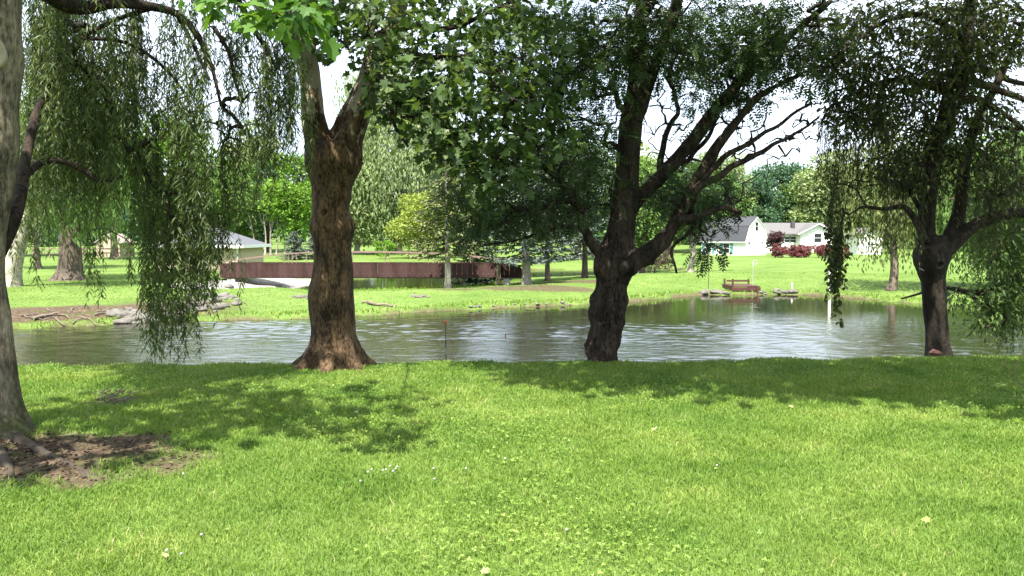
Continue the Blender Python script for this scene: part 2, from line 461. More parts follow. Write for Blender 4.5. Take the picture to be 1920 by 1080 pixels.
# water
m, nt, b = newmat('pond water')
b.inputs['Base Color'].default_value = (0.018, 0.018, 0.010, 1)
b.inputs['Roughness'].default_value = 0.02
b.inputs['IOR'].default_value = 3.0
b.inputs['Specular IOR Level'].default_value = 0.5
h2 = pos_noise(nt, 7.0, 3, (0.8, 1.8, 1))
geo = nt.nodes.new("ShaderNodeNewGeometry"); sx = nt.nodes.new("ShaderNodeSeparateXYZ"); nt.links.new(geo.outputs['Position'], sx.inputs[0])
mr = nd(nt, "ShaderNodeMapRange"); mr.inputs['From Min'].default_value = 30; mr.inputs['From Max'].default_value = 20; mr.inputs['To Min'].default_value = 0.05; mr.inputs['To Max'].default_value = 0.5
nt.links.new(sx.outputs['Y'], mr.inputs['Value'])
bn = nt.nodes.new("ShaderNodeBump"); bn.inputs['Distance'].default_value = 0.02
nt.links.new(h2, bn.inputs['Height']); nt.links.new(mr.outputs[0], bn.inputs['Strength']); nt.links.new(bn.outputs[0], b.inputs['Normal'])
M['water'] = m
wx = axis([(-70, -22, 1.0), (-22, 22, 0.075), (22, 70, 1.0)]); wy = axis([(9.5, 14.5, 0.5), (14.5, 27, 0.05), (27, 40, 0.12), (40, 75, 1.0)])
WXX, WYY = np.meshgrid(wx, wy); px_, py_ = WXX.ravel(), WYY.ravel()
calm = 0.10 + 0.90 * sstep(30.5, 24.0, py_ + 0.20 * np.maximum(px_ - 2, 0) + 2.5 * (n2(px_, py_, 0.25, 2, 91) - 0.5))
patch = 0.45 + 0.75 * sstep(0.36, 0.62, n2(px_, py_ * 1.6, 0.16, 2, 92))
wv_ = (vnoise(np.stack([px_ * 2.1 + py_ * 0.4, py_ * 4.2, px_ * 0], 1), 93) - 0.5) * 0.025 + (vnoise(np.stack([px_ * 4.3 - py_ * 0.6, py_ * 8.0, px_ * 0], 1), 94) - 0.5) * 0.016
nwx, nwy = len(wx), len(wy)
iw = (np.arange(nwy - 1)[:, None] * nwx + np.arange(nwx - 1)[None]).ravel()
water = obj('water', mesh_np('water', np.stack([px_, py_, WZ + wv_ * calm * patch * (np.abs(px_) < 22)], 1), [np.stack([iw, iw + 1, iw + nwx + 1, iw + nwx], 1)], True, None, [m]))
tag(water, 'rippled pond water reflecting pale sky and trees', 'water', kind='structure')

# ------------------------------------------------------------------ leaves
def T_maple():
    right = [(0.0, 0.0), (0.20, -0.07), (0.40, -0.02), (0.30, 0.16), (0.62, 0.40), (0.44, 0.46), (0.30, 0.48), (0.26, 0.58), (0.32, 0.74), (0.14, 0.76)]
    out = right + [(0, 1.0)] + [(-x, y) for x, y in right[:0:-1]]
    V = [(x, y, 0.10 * abs(x) - 0.12 * y * y) for x, y in out] + [(0, 0.32, -0.02)]
    n = len(out)
    return np.array(V), np.array([[n, i, (i + 1) % n] for i in range(n)])
def T_lance(w=0.17):
    return np.array([(0, 0, 0), (w / 2, 0.38, 0.03), (0, 1, -0.08), (-w / 2, 0.38, 0.03)]), np.array([[0, 1, 2], [0, 2, 3]])
def T_oval(w=0.6):
    return np.array([(0, 0, 0), (w / 2, 0.3, 0.05), (w * 0.4, 0.7, 0.02), (0, 1, -0.1), (-w * 0.4, 0.7, 0.02), (-w / 2, 0.3, 0.05)]), np.array([[0, 1, 2], [0, 2, 3], [0, 3, 4], [0, 4, 5]])
def T_spray(n=5, L=0.34, w=0.15):
    V = []; F = []
    def leaf(px, py, ang, s):
        k = len(V); c, q = math.cos(ang), math.sin(ang)
        for (x, y, z) in ((0, 0, 0), (w / 2, 0.45 * L, 0.02), (0, L, -0.05), (-w / 2, 0.45 * L, 0.02)):
            x *= s; y *= s
            V.append((px + x * c + y * q, py - x * q + y * c, z - 0.15 * py * py))
        F.extend([[k, k + 1, k + 2], [k, k + 2, k + 3]])
    for i in range(n):
        t = 0.12 + 0.75 * i / (n - 1); s = 1.0 - 0.35 * abs(t - 0.45)
        leaf(0, t, 1.05, s); leaf(0, t + 0.05, -1.05, s)
    leaf(0, 0.92, 0, 0.9)
    return np.array(V), np.array(F)
TM, TL, TO, TS = T_maple(), T_lance(), T_oval(), T_spray()
TRH = (np.array([(0, 0, 0), (0.36, 0.45, 0.08), (0, 1, -0.06), (-0.36, 0.5, 0.08)]), np.array([[0, 1, 2], [0, 2, 3]]))
def unit(v): return v / (np.linalg.norm(v, axis=-1, keepdims=True) + 1e-9)
def leaf_batch(T, pos, fwd, up, scale, var):
    TV, TF = T
    fwd = unit(fwd); rt = unit(np.cross(fwd, up)); up2 = np.cross(rt, fwd)
    s = np.broadcast_to(np.asarray(scale, float), (len(pos),))[:, None, None]
    V = pos[:, None] + s * (TV[None, :, 0:1] * rt[:, None] + TV[None, :, 1:2] * fwd[:, None] + TV[None, :, 2:3] * up2[:, None])
    F = TF[None] + (np.arange(len(pos)) * len(TV))[:, None, None]
    return V.reshape(-1, 3), F.reshape(-1, 3), np.repeat(np.clip(var, 0, 1), len(TF))
class Leaves:
    def __init__(s): s.V = []; s.F = []; s.A = []; s.n = 0
    def add(s, T, pos, fwd, up, scale, var):
        if len(pos) == 0: return
        V, F, A = leaf_batch(T, np.asarray(pos), np.asarray(fwd), np.asarray(up), scale, np.asarray(var))
        s.V.append(V); s.F.append(F + s.n); s.A.append(A); s.n += len(V)
    def build(s, name, mat, parent=None, off=None):
        V = np.concatenate(s.V)
        if off is not None: V = V - np.asarray(off)
        return obj(name, mesh_np(name, V, [np.concatenate(s.F)], False, {'var': ('FACE', np.concatenate(s.A))}, [mat]), parent)
def rnd_dirs(n): return unit(RN.normal(size=(n, 3)))

# ------------------------------------------------------------------ near trees: trunk by voxel remesh, twigs grown to foliage points
def remesh_trunk(name, tubes, voxel, mat, parent, off, amp=0.02, knots=(), seed=0, stretch=(11, 11, 2.2), smooth_it=3, lump=0.0, zfade=None):
    mb = MB()
    for P, r in tubes: mb.tube(P, r, 20)
    V, F = mb.data()
    tmp = obj('tmp', mesh_np('tmp', V, F))
    md = tmp.modifiers.new('r', 'REMESH'); md.mode = 'VOXEL'; md.voxel_size = voxel
    sm = tmp.modifiers.new('s', 'SMOOTH'); sm.factor = 0.5; sm.iterations = smooth_it
    bpy.context.view_layer.update()
    dg = bpy.context.evaluated_depsgraph_get()
    me = bpy.data.meshes.new_from_object(tmp.evaluated_get(dg))
    bpy.data.objects.remove(tmp)
    n = len(me.vertices)
    co = np.empty(n * 3, np.float32); me.vertices.foreach_get('co', co); co = co.reshape(-1, 3).astype(float)
    no = np.empty(n * 3, np.float32); me.vertex_normals.foreach_get('vector', no); no = no.reshape(-1, 3)
    d = amp * 2 * (fbm(co * np.array(stretch), 4, seed) - 0.5) + lump * 2 * (fbm(co * np.array([3.2, 3.2, 2.4]), 2, seed + 7) - 0.5)
    for (c, rr, a, *hl) in knots:
        q = np.linalg.norm(co - np.asarray(c), axis=1)
        d += a * np.exp(-(q / rr) ** 2) - ((hl[0] if hl else 0.9) * abs(a)) * np.exp(-(q / (rr * 0.42)) ** 4)
    if zfade: d = d * np.clip(1 - (co[:, 2] - zfade[0]) / (zfade[1] - zfade[0]), 0.25, 1)
    co = co + no * d[:, None] - np.asarray(off)
    me.vertices.foreach_set('co', co.astype(np.float32).ravel())
    me.polygons.foreach_set('use_smooth', np.ones(len(me.polygons), bool))
    me.materials.clear(); me.materials.append(mat); me.name = name
    me.update()
    return obj(name, me, parent)
def limb(pts, depth):
    """pts: (px, row, width_px[, depth]) -> world polyline + radii"""
    out = []
    for i, p in enumerate(pts):
        y = p[3] if len(p) > 3 else depth
        c = W(p[0], p[1], y)
        out.append([*c, p[2] / 2 * y / FPX])
    S = spline(out, 0.06)
    return S[:, :3], np.maximum(S[:, 3], 0.004)
def grow(limbs, targets, wig=0.10, step=0.16, r0=0.0036, zmin=1.0, expo=0.5, seed=3):
    """connect every foliage point to the nearest wood; returns tubes and the twig direction at each target"""
    rn = np.random.default_rng(seed)
    P = np.vstack([p[::2] for p, r in limbs]); 
    keep = P[:, 2] > zmin
    P = P[keep]
    n0 = len(P)
    cap = n0 + len(targets) * 24 + 10
    nodes = np.zeros((cap, 3)); nodes[:n0] = P
    par = np.full(cap, -1); n = n0
    d0 = np.array([np.min(np.sum((P - t) ** 2, 1)) for t in targets])
    chains = []; dirs = np.zeros_like(targets)
    for ti in np.argsort(d0):
        t = targets[ti]
        dv = nodes[:n] - t
        q = np.sqrt(np.sum(dv ** 2, 1)) + 0.35 * np.maximum(dv[:, 2], 0)   # prefer wood below the foliage
        k = int(np.argmin(q)); a = nodes[k]; L = np.linalg.norm(t - a)
        m_ = min(22, max(2, int(L / step)))
        s = (np.arange(1, m_ + 1) / m_)[:, None]
        off = np.cumsum(rn.normal(size=(m_, 3)), 0); off -= s * off[-1]
        arc = np.array([0, 0, 1.0]) * (0.16 * L) * (4 * s * (1 - s))
        pts = a + (t - a) * s + off * wig * L / m_ ** 0.8 * 0.6 + arc
        idx = [k] + list(range(n, n + m_))
        nodes[n:n + m_] = pts; par[n] = k; par[n + 1:n + m_] = np.arange(n, n + m_ - 1)
        n += m_
        chains.append(idx)
        dirs[ti] = pts[-1] - (pts[-2] if m_ > 1 else a)
    cnt = np.zeros(n)
    for c in chains: cnt[c[-1]] += 1
    for i in range(n - 1, n0 - 1, -1):
        cnt[par[i]] += cnt[i]
    rr = r0 * np.maximum(cnt, 1) ** expo
    tubes = []
    for c in chains:
        r = rr[c].copy(); r[0] = min(r[0], r[1] * 1.25); r[-1] *= 0.6
        tubes.append((nodes[c], r))
    return tubes, unit(dirs)
def cloud(ells, holes=(), seed=1):
    """ells: (px,row,rx,ry,y0,y1,n) photo-pixel ellipses with a real depth range -> world points"""
    rn = np.random.default_rng(seed); out = []
    for (cx, cy, rx, ry, y0, y1, n) in ells:
        k = 0; tries = 0
        while k < n and tries < n * 20:
            tries += 1
            a = rn.uniform(0, 2 * math.pi); q = math.sqrt(rn.uniform())
            px = cx + rx * q * math.cos(a); row = cy + ry * q * math.sin(a)
            if any(((px - h[0]) / h[2]) ** 2 + ((row - h[1]) / h[3]) ** 2 < 1 for h in holes): continue
            out.append(W(px, row, rn.uniform(y0, y1))); k += 1
    return np.array(out)
def ball(c, r, n, seed=2):
    rn = np.random.default_rng(seed)
    d = unit(rn.normal(size=(n, 3))) * rn.uniform(size=(n, 1)) ** (1 / 3)
    return np.asarray(c) + d * np.asarray(r)
def twig_mesh(name, tubes, parent, off, mat, rmin=0.0):
    mb = MB()
    for P, r in tubes:
        mb.tube(P, r, 6 if r[0] > 0.012 else 4, False)
    return mb.build(name, mat, parent, off, True)
def sprigs(L, T, targets, dirs, per, spread, size, hang=0.45, flat=0.6, vmean=0.4, vsd=0.2, seed=5):
    rn = np.random.default_rng(seed)
    n = len(targets)
    cv = rn.normal(0, vsd * 0.8, n)
    per_ = rn.poisson(per, n)
    idx = np.repeat(np.arange(n), per_)
    k = len(idx)
    d = unit(rn.normal(size=(k, 3)) * np.array([1, 1, 0.7]))
    pos = targets[idx] + d * spread * rn.uniform(0.15, 1, (k, 1)) ** 0.6
    fwd = unit(d + 0.5 * dirs[idx] + rn.normal(size=(k, 3)) * 0.4 - np.array([0, 0, hang]))
    up = unit(np.array([0, 0, 1.0]) + rn.normal(size=(k, 3)) * flat)
    L.add(T, pos, fwd, up, size * rn.uniform(0.42, 1.25, k), vmean + cv[idx] + rn.normal(0, vsd, k))
def strands(L, tops, lens, sway, leaf, gap, seed=9, vmean=0.4, vsd=0.2, T=None, droop=0.10):
    """hanging willow shoots; returns tubes of the shoots"""
    T = T or TL
    rn = np.random.default_rng(seed); tubes = []
    for t, ln in zip(tops, lens):
        m_ = max(4, int(ln / 0.10)); s = np.linspace(0, 1, m_)
        a = rn.uniform(0, 2 * math.pi); q = rn.uniform(0.3, 1) * sway
        cur = np.stack([np.cos(a) * q * (1 - np.exp(-3 * s)) * min(ln, 1.5) + 0.03 * np.sin(s * 9 + a) * s, np.sin(a) * q * (1 - np.exp(-3 * s)) * min(ln, 1.5) + 0.02 * np.cos(s * 7 + a) * s, -ln * s + droop * np.sin(np.pi * np.minimum(s * 3, 1)) * min(1, ln)], 1)
        P = t + cur
        tubes.append((P, np.linspace(0.0028, 0.0012, m_)))
        k = max(3, int(ln / gap)); u = np.sort(rn.uniform(0.03, 1, k)) * (m_ - 1)
        i = np.minimum(u.astype(int), m_ - 2); f = (u - i)[:, None]
        pos = P[i] * (1 - f) + P[i + 1] * f
        az = rn.uniform(0, 2 * math.pi, k)
        fwd = np.stack([np.cos(az), np.sin(az), -rn.uniform(0.5, 1.7, k)], 1)
        pos = pos + rn.normal(size=(k, 3)) * 0.012
        up = unit(np.stack([np.cos(az), np.sin(az), np.full(k, 0.8)], 1) + rn.normal(size=(k, 3)) * 0.5)
        sv = rn.normal(0, vsd * 0.7)
        L.add(T, pos, fwd, up, leaf * rn.uniform(0.6, 1.2, k), vmean + sv + rn.normal(0, vsd, k))
    return tubes

# ---- centre maple -----------------------------------------------------------------
Y3 = 9.75
base3 = W(625, 690, Y3); base3[2] = gz(base3[0], Y3)
root = thing('maple_tree', 'thick brown forked maple with lumpy trunk, left of centre at the near bank', 'tree', base3)
prof = [(625, 702, 150), (625, 690, 118), (625, 676, 99), (625, 655, 87), (625, 620, 83), (624, 585, 84), (624, 550, 82), (625, 515, 74), (625, 480, 70), (623, 445, 70), (621, 425, 76), (619, 395, 68), (621, 360, 72), (622, 335, 78), (624, 308, 94), (623, 285, 92), (622, 268, 84)]
trunk_l = limb(prof, Y3)
limbs3 = [trunk_l,
    limb([(604, 300, 56), (596, 262, 50), (588, 220, 42), (584, 170, 40), (577, 120, 40), (570, 70, 40), (566, 20, 38), (560, -60, 34), (548, -170, 28), (540, -300, 16)], Y3),
    limb([(640, 300, 60), (655, 262, 52), (668, 225, 46), (683, 180, 42), (703, 130, 40), (724, 80, 36), (742, 30, 32), (760, -40, 28, 9.5), (790, -150, 24, 9.2), (830, -300, 14, 8.8)], Y3),
    limb([(615, 280, 22), (628, 250, 20), (645, 215, 18), (662, 180, 17), (676, 150, 15), (690, 95, 14), (700, 30, 12), (705, -60, 10)], Y3 + 0.12),
    limb([(738, 60, 16), (775, 48, 13, 9.6), (820, 55, 11, 9.4), (870, 45, 9, 9.2), (930, 15, 7, 9.0), (1000, -10, 5, 8.8)], 9.7),
    limb([(715, 110, 12), (760, 95, 10, 9.5), (805, 108, 10, 9.2), (860, 104, 8, 9.0), (930, 130, 6, 8.8), (985, 180, 4, 8.6)], 9.7),
    limb([(700, 150, 12), (745, 178, 10, 9.4), (735, 205, 9, 9.2), (740, 235, 7, 9.1), (765, 275, 5, 9.0)], 9.7),
    limb([(745, 180, 9, 9.4), (785, 220, 7, 9.2), (830, 250, 6, 9.0), (900, 280, 5, 8.8), (940, 320, 3, 8.7)], 9.4),
    # bough reaching over the lawn towards the viewer
    limb([(556, -100, 9, 9.6), (560, -210, 7, 8.3), (555, -240, 6, 6.9), (545, -170, 5, 5.8), (525, -60, 5, 5.0), (495, -15, 4, 4.6)], 9)]
kn = [(W(608, 398, Y3 - 0.22), 0.075, 0.03, 3.4), (W(640, 436, Y3 - 0.23), 0.09, 0.04, 3.4), (W(662, 425, Y3 - 0.05), 0.14, 0.05, 0), (W(580, 305, Y3 - 0.02), 0.16, 0.05), (W(668, 306, Y3), 0.16, 0.055), (W(640, 365, Y3 - 0.27), 0.05, 0.015), (W(585, 430, Y3 - 0.1), 0.13, 0.025), (W(587, 548, Y3), 0.16, 0.03)]
flare = []
for a in np.linspace(0, 2 * math.pi, 8)[:-1] + 0.25:
    q = R.uniform(0.50, 0.66); D_ = np.array([math.cos(a), math.sin(a), 0]); p0 = base3
    S_ = spline([[*(p0 + D_ * 0.10 + np.array([0, 0, 0.48])), 0.14], [*(p0 + D_ * 0.20 + np.array([0, 0, 0.22])), 0.135], [*(p0 + D_ * q * 0.66 + np.array([0, 0, 0.045])), 0.085], [*(p0 + D_ * q + np.array([0, 0, -0.05])), 0.045]], 0.04)
    flare.append((S_[:, :3], S_[:, 3]))
remesh_trunk('trunk', [l for l in limbs3[:4]] + flare, 0.019, M['bark_maple'], root, base3, 0.024, kn, 3, smooth_it=5, lump=0.02)
for P, r in limbs3[4:]: MB().tube(P, r, 8).build('bough', M['bark_dark'], root, base3, True)
holes3 = [(622, 190, 42, 62), (745, 78, 16, 18), (800, 330, 60, 40), (640, 265, 60, 40), (690, 240, 30, 60), (960, 75, 40, 22)]
t_vis = cloud([(650, 40, 100, 55, 8.8, 10.2, 90), (590, 10, 60, 35, 8.6, 9.8, 40), (830, 50, 170, 80, 8.4, 10.2, 170), (880, 215, 130, 90, 8.2, 9.6, 190), (930, 310, 55, 45, 8.2, 8.9, 42), (770, 140, 90, 55, 8.6, 9.8, 80), (1000, 110, 90, 90, 8.3, 10, 110), (715, 205, 42, 26, 9.0, 9.6, 24), (850, 290, 60, 40, 8.4, 9.3, 36), (1010, 240, 60, 60, 8.4, 9.4, 50)], holes3, 4)
t_top = np.vstack([ball((-2.9, 8.3, 5.0), (0.8, 0.7, 0.6), 70, 7), ball((-1.8, 9.8, 7.2), (2.6, 2.2, 1.9), 220, 8)])  # unseen upper foliage; the small front clump is added to shade the trunk
tb, dr = grow(limbs3[1:], np.vstack([t_vis, t_top]), 0.22, 0.15, 0.0030, 2.2)
twig_mesh('branchwork', tb, root, base3, M['twig'])
L = Leaves()
sprigs(L, TM, t_vis, dr[:len(t_vis)], 5.6, 0.25, 0.108, 0.35, 0.55, 0.40, 0.2, 15)
sprigs(L, TRH, t_top, dr[len(t_vis):], 5, 0.36, 0.26, 0.3, 0.6, 0.4, 0.2, 16)
L.build('crown', M['maple_leaf'], root, base3)
# sunlit young leaves close to the viewer, on the overhanging bough
t_y = cloud([(500, 10, 85, 30, 4.3, 4.9, 13), (560, 42, 25, 18, 4.4, 4.7, 4), (390, 3, 40, 16, 4.4, 4.9, 5)], (), 12)
tb, dr = grow([limbs3[8]], t_y, 0.2, 0.1, 0.0018, 2.2)
twig_mesh('leafy_twig', tb, root, base3, M['twig'])
L = Leaves(); sprigs(L, TM, t_y, dr, 9, 0.15, 0.105, 0.3, 0.5, 0.5, 0.25, 17)
L.build('young_foliage', M['young_leaf'], root, base3)

# ---- gnarled locust, right of centre --------------------------------------------------
Y4 = 10.15
base4 = W(1130, 679, Y4); base4[2] = gz(base4[0], Y4)
root = thing('locust_tree', 'dark gnarled tree with crooked spreading limbs, right of centre at the near bank', 'tree', base4)
limbs4 = [limb([(1126, 700, 88), (1127, 682, 66), (1130, 655, 54), (1135, 620, 56), (1138, 590, 60), (1142, 560, 60), (1146, 530, 58), (1150, 505, 74), (1154, 480, 74), (1160, 450, 56), (1166, 415, 50), (1172, 370, 48), (1176, 320, 44), (1180, 270, 42), (1184, 225, 42), (1190, 175, 32), (1196, 120, 28), (1200, 50, 24), (1206, -40, 20), (1212, -200, 12)], Y4),
    limb([(1150, 505, 40), (1128, 478, 24), (1108, 455, 22), (1094, 425, 21), (1086, 395, 20), (1072, 365, 17), (1052, 340, 14, 9.9), (1030, 322, 11, 9.7), (1000, 300, 8, 9.5), (960, 300, 5, 9.4)], Y4 - 0.1),
    limb([(1186, 235, 30), (1206, 190, 26), (1222, 140, 24), (1240, 90, 22), (1262, 30, 20), (1290, -60, 16)], Y4),
    limb([(1166, 415, 34), (1195, 375, 30), (1232, 338, 28), (1268, 300, 27), (1300, 262, 26), (1335, 215, 24), (1365, 178, 22), (1400, 140, 20), (1440, 105, 16), (1490, 60, 12), (1560, 0, 9)], Y4 + 0.1),
    limb([(1158, 500, 46), (1192, 488, 36), (1222, 470, 33), (1248, 445, 31), (1268, 415, 28), (1288, 380, 26), (1306, 345, 24), (1325, 310, 22), (1350, 268, 20), (1378, 232, 18), (1412, 190, 14), (1450, 165, 10), (1500, 140, 7)], Y4 - 0.15),
    limb([(1300, 358, 18), (1340, 330, 13), (1385, 302, 11), (1430, 285, 9), (1480, 262, 6), (1530, 225, 4)], Y4 - 0.3),
    limb([(1310, 340, 14), (1352, 300, 11), (1400, 268, 9), (1446, 240, 7), (1520, 190, 5)], Y4 - 0.2),
    limb([(1268, 415, 16), (1320, 395, 12), (1360, 392, 10), (1390, 400, 6)], Y4 - 0.4),
    limb([(1238, 335, 16), (1240, 290, 12), (1255, 240, 10), (1275, 205, 8), (1262, 165, 6)], Y4 + 0.2),
    limb([(1262, 305, 12), (1290, 305, 10), (1330, 262, 8), (1352, 220, 6)], Y4 + 0.3),
    limb([(1290, 382, 12), (1300, 420, 9, 10.0), (1262, 470, 6, 9.9), (1268, 515, 4, 9.9)], Y4),
    limb([(1086, 395, 12), (1060, 375, 10, 9.9), (1020, 385, 8, 9.7), (980, 410, 6, 9.5), (930, 430, 4, 9.4)], Y4),
    limb([(1094, 425, 10), (1060, 425, 8, 9.9), (1030, 440, 6, 9.8), (990, 440, 5, 9.7), (900, 462, 3, 9.5)], Y4),
    limb([(1200, 50, 18), (1300, -180, 14, 8.8), (1380, -500, 11, 7.0), (1420, -760, 7, 5.9)], Y4)]
kn = [(W(1120 + R.uniform(-8, 45), R.uniform(500, 670), Y4 - 0.2 + R.uniform(-0.05, 0.05)), R.uniform(0.07, 0.12), R.uniform(0.02, 0.05)) for _ in range(24)]
kn += [(W(1106, 560, Y4), 0.09, 0.05), (W(1105, 590, Y4), 0.09, 0.06), (W(1174, 565, Y4), 0.08, 0.05), (W(1168, 605, Y4), 0.08, 0.05), (W(1118, 507, Y4 - 0.1), 0.09, 0.07), (W(1162, 640, Y4), 0.10, 0.07), (W(1100, 655, Y4), 0.10, 0.06)]
remesh_trunk('trunk', limbs4[:5], 0.018, M['bark_dark'], root, base4, 0.075, kn, 13, (12, 12, 1.6), 1, 0.045, (0.9, 2.0))
for P, r in limbs4[5:]:
    P = P + (np.stack([fbm(P * 3, 2, 40 + i) for i in range(3)], 1) - 0.5) * 0.16
    MB().tube(P, r, 8).build('bough', M['bark_dark'], root, base4, True)
holes4 = [(1232, 250, 40, 80), (1440, 258, 90, 32), (1330, 275, 60, 40), (1460, 215, 60, 30), (1210, 180, 22, 36), (1290, 150, 22, 18), (1500, 170, 50, 26), (1100, 20, 18, 14), (1135, 55, 14, 14), (1130, 130, 14, 14), (1370, 60, 16, 16), (1015, 300, 18, 14), (1175, 480, 150, 90)]
t_vis = cloud([(1050, 90, 130, 90, 9.2, 11.2, 130), (1170, 50, 120, 60, 9.2, 11.4, 130), (1310, 70, 170, 75, 9.2, 11.4, 190), (1480, 60, 120, 65, 9.4, 11.4, 120), (1090, 225, 85, 90, 9.4, 10.8, 110), (1000, 330, 110, 75, 9.3, 10.6, 105), (890, 385, 90, 55, 9.2, 10.2, 62), (960, 415, 90, 32, 9.4, 10.4, 34), (1050, 395, 60, 55, 9.6, 10.8, 44), (1335, 180, 50, 40, 9.8, 10.8, 26), (1425, 190, 60, 40, 9.8, 10.6, 24), (1280, 375, 65, 40, 9.8, 11.0, 44), (1335, 385, 45, 40, 9.8, 10.6, 30), (1235, 340, 50, 40, 10, 11.2, 26), (1500, 130, 70, 50, 9.8, 11, 40), (1290, 470, 40, 30, 9.8, 10.4, 10), (1120, 350, 40, 60, 10, 11, 34), (1300, 120, 110, 40, 9.4, 11.2, 60), (1400, 110, 90, 50, 9.6, 11.2, 50), (1120, 110, 80, 60, 9.2, 10.6, 40)], holes4, 5)
t_top = np.vstack([ball((1.8, 5.8, 6.2), (2.7, 1.1, 1.1), 520, 9), ball((1.5, 10.4, 7.5), (3.0, 2.4, 2.0), 260, 10), ball((1.2, 8.2, 4.9), (1.3, 0.8, 0.6), 110, 11), ball((3.4, 8.6, 5.2), (1.2, 0.8, 0.7), 90, 12)])  # leaf masses out of view; the front one is placed to shade the bank
tb, dr = grow(limbs4, np.vstack([t_vis, t_top]), 0.30, 0.12, 0.0038, 1.8, 0.52)
bare = cloud([(1340, 310, 130, 90, 9.8, 10.8, 120), (1440, 250, 110, 60, 9.8, 10.6, 90), (1240, 200, 60, 70, 9.8, 10.8, 40), (1320, 395, 85, 62, 9.7, 10.5, 120), (1250, 250, 60, 90, 9.8, 10.8, 40), (1020, 390, 70, 50, 9.6, 10.4, 40)], (), 15)
tb2, _ = grow(limbs4, bare, 0.34, 0.10, 0.0042, 1.3, 0.5, 8)
twig_mesh('branchwork', tb + tb2, root, base4, M['twig'])
L = Leaves()
sprigs(L, TS, t_vis, dr[:len(t_vis)], 6.0, 0.25, 0.17, 0.30, 0.45, 0.36, 0.2, 25)
sprigs(L, TRH, t_top, dr[len(t_vis):], 6, 0.38, 0.26, 0.3, 0.6, 0.4, 0.2, 26)
L.build('crown', M['locust_leaf'], root, base4)

# ---- dark willow at right ------------------------------------------------------------------
Y5 = 10.55
base5 = W(1760, 672, Y5); base5[2] = gz(base5[0], Y5)
root = thing('willow_tree', 'dark straight trunked willow with knobby crotch, the rightmost trunk at the near water edge', 'tree', base5)
limbs5 = [limb([(1763, 690, 62), (1761, 672, 50), (1758, 640, 43), (1755, 600, 41), (1752, 560, 42), (1749, 525, 44), (1746, 500, 58), (1747, 478, 68), (1750, 460, 56), (1752, 440, 44)], Y5),
    limb([(1742, 480, 40), (1738, 440, 34), (1740, 390, 30), (1746, 330, 30), (1758, 270, 30), (1776, 215, 32), (1790, 175, 38), (1800, 140, 34), (1812, 80, 26), (1820, 0, 20), (1835, -120, 14), (1850, -300, 9)], Y5),
    limb([(1764, 478, 36), (1783, 440, 30), (1797, 400, 27), (1806, 350, 24), (1812, 290, 20), (1830, 230, 17), (1862, 170, 14), (1890, 110, 11), (1920, 40, 8)], Y5 + 0.1),
    limb([(1776, 468, 30), (1800, 445, 26), (1826, 424, 24), (1860, 408, 22), (1900, 400, 20), (1950, 396, 17), (2040, 380, 12)], Y5 - 0.05),
    limb([(1736, 455, 18), (1718, 415, 13), (1694, 388, 11), (1660, 392, 8), (1625, 388, 6)], Y5 - 0.1),
    limb([(1790, 178, 26), (1770, 165, 22), (1730, 158, 15), (1680, 150, 11), (1620, 165, 8), (1570, 195, 5)], Y5),
    limb([(1800, 140, 18), (1840, 158, 14), (1880, 172, 12), (1930, 190, 10)], Y5 - 0.1),
    limb([(1798, 135, 16), (1850, 130, 12), (1890, 150, 10), (1935, 160, 8)], Y5 + 0.1),
    limb([(1780, 200, 16), (1830, 185, 12), (1870, 205, 10), (1930, 250, 8)], Y5),
    limb([(1812, 80, 14), (1740, 30, 11), (1660, 40, 8), (1590, 90, 5)], Y5),
    limb([(1750, 460, 14), (1735, 410, 10), (1712, 370, 8), (1690, 330, 6)], Y5 + 0.3),
    limb([(1820, 0, 14), (1800, -200, 12, 9), (1780, -450, 9, 7.6), (1760, -560, 6, 6.8)], Y5)]
kn = [(W(1735 + R.uniform(-6, 30), R.uniform(470, 510), Y5 - 0.2), 0.09, 0.05) for _ in range(6)] + [(W(1738, 640 + 12, Y5 - 0.1), 0.06, 0.05)]
remesh_trunk('trunk', limbs5[:4], 0.018, M['bark_willow_dark'], root, base5, 0.022, kn, 23, lump=0.02)
for P, r in limbs5[4:]: MB().tube(P, r, 8).build('bough', M['bark_dark'], root, base5, True)
holes5 = [(1600, 330, 30, 30), (1890, 140, 26, 16), (1905, 200, 18, 12), (1770, 40, 16, 16), (1680, 85, 18, 14), (1500, 110, 30, 20), (1765, 520, 120, 80)]
t_vis = cloud([(1700, 75, 170, 80, 9.8, 12, 310), (1850, 60, 100, 70, 9.8, 12, 230), (1690, 190, 130, 65, 9.9, 11.6, 200), (1830, 245, 100, 60, 10, 11.8, 130), (1730, 310, 100, 50, 10, 11.6, 130), (1880, 330, 60, 45, 10, 11.6, 60), (1570, 130, 50, 60, 10, 11.4, 44), (1610, 225, 60, 40, 9.9, 11.2, 34), (1850, 150, 80, 30, 10, 12, 30)], holes5, 6)
t_str = cloud([(1605, 230, 70, 55, 9.9, 11.2, 80), (1700, 320, 90, 40, 10, 11.6, 60), (1590, 320, 40, 50, 10, 11, 30), (1860, 330, 70, 50, 10, 12, 60)], (), 7)
t_vine = cloud([(1572, 440, 13, 18, 10.2, 10.5, 8), (1566, 470, 10, 26, 10.2, 10.5, 4), (1572, 390, 22, 40, 10.1, 10.5, 10)], (), 8)
t_top = np.vstack([ball((5.3, 5.3, 6.2), (3.4, 1.5, 1.2), 640, 13), ball((6.5, 10.8, 7.6), (3.2, 2.4, 2.0), 240, 14), ball((5.0, 8.9, 5.4), (1.2, 0.8, 0.7), 80, 24)])  # crown above the view, its front mass added to darken the lawn edge
tb, dr = grow(limbs5, np.vstack([t_vis, t_str, t_vine, t_top]), 0.26, 0.13, 0.0034, 1.6)
nv, ns, nvi = len(t_vis), len(t_str), len(t_vine)
L = Leaves()
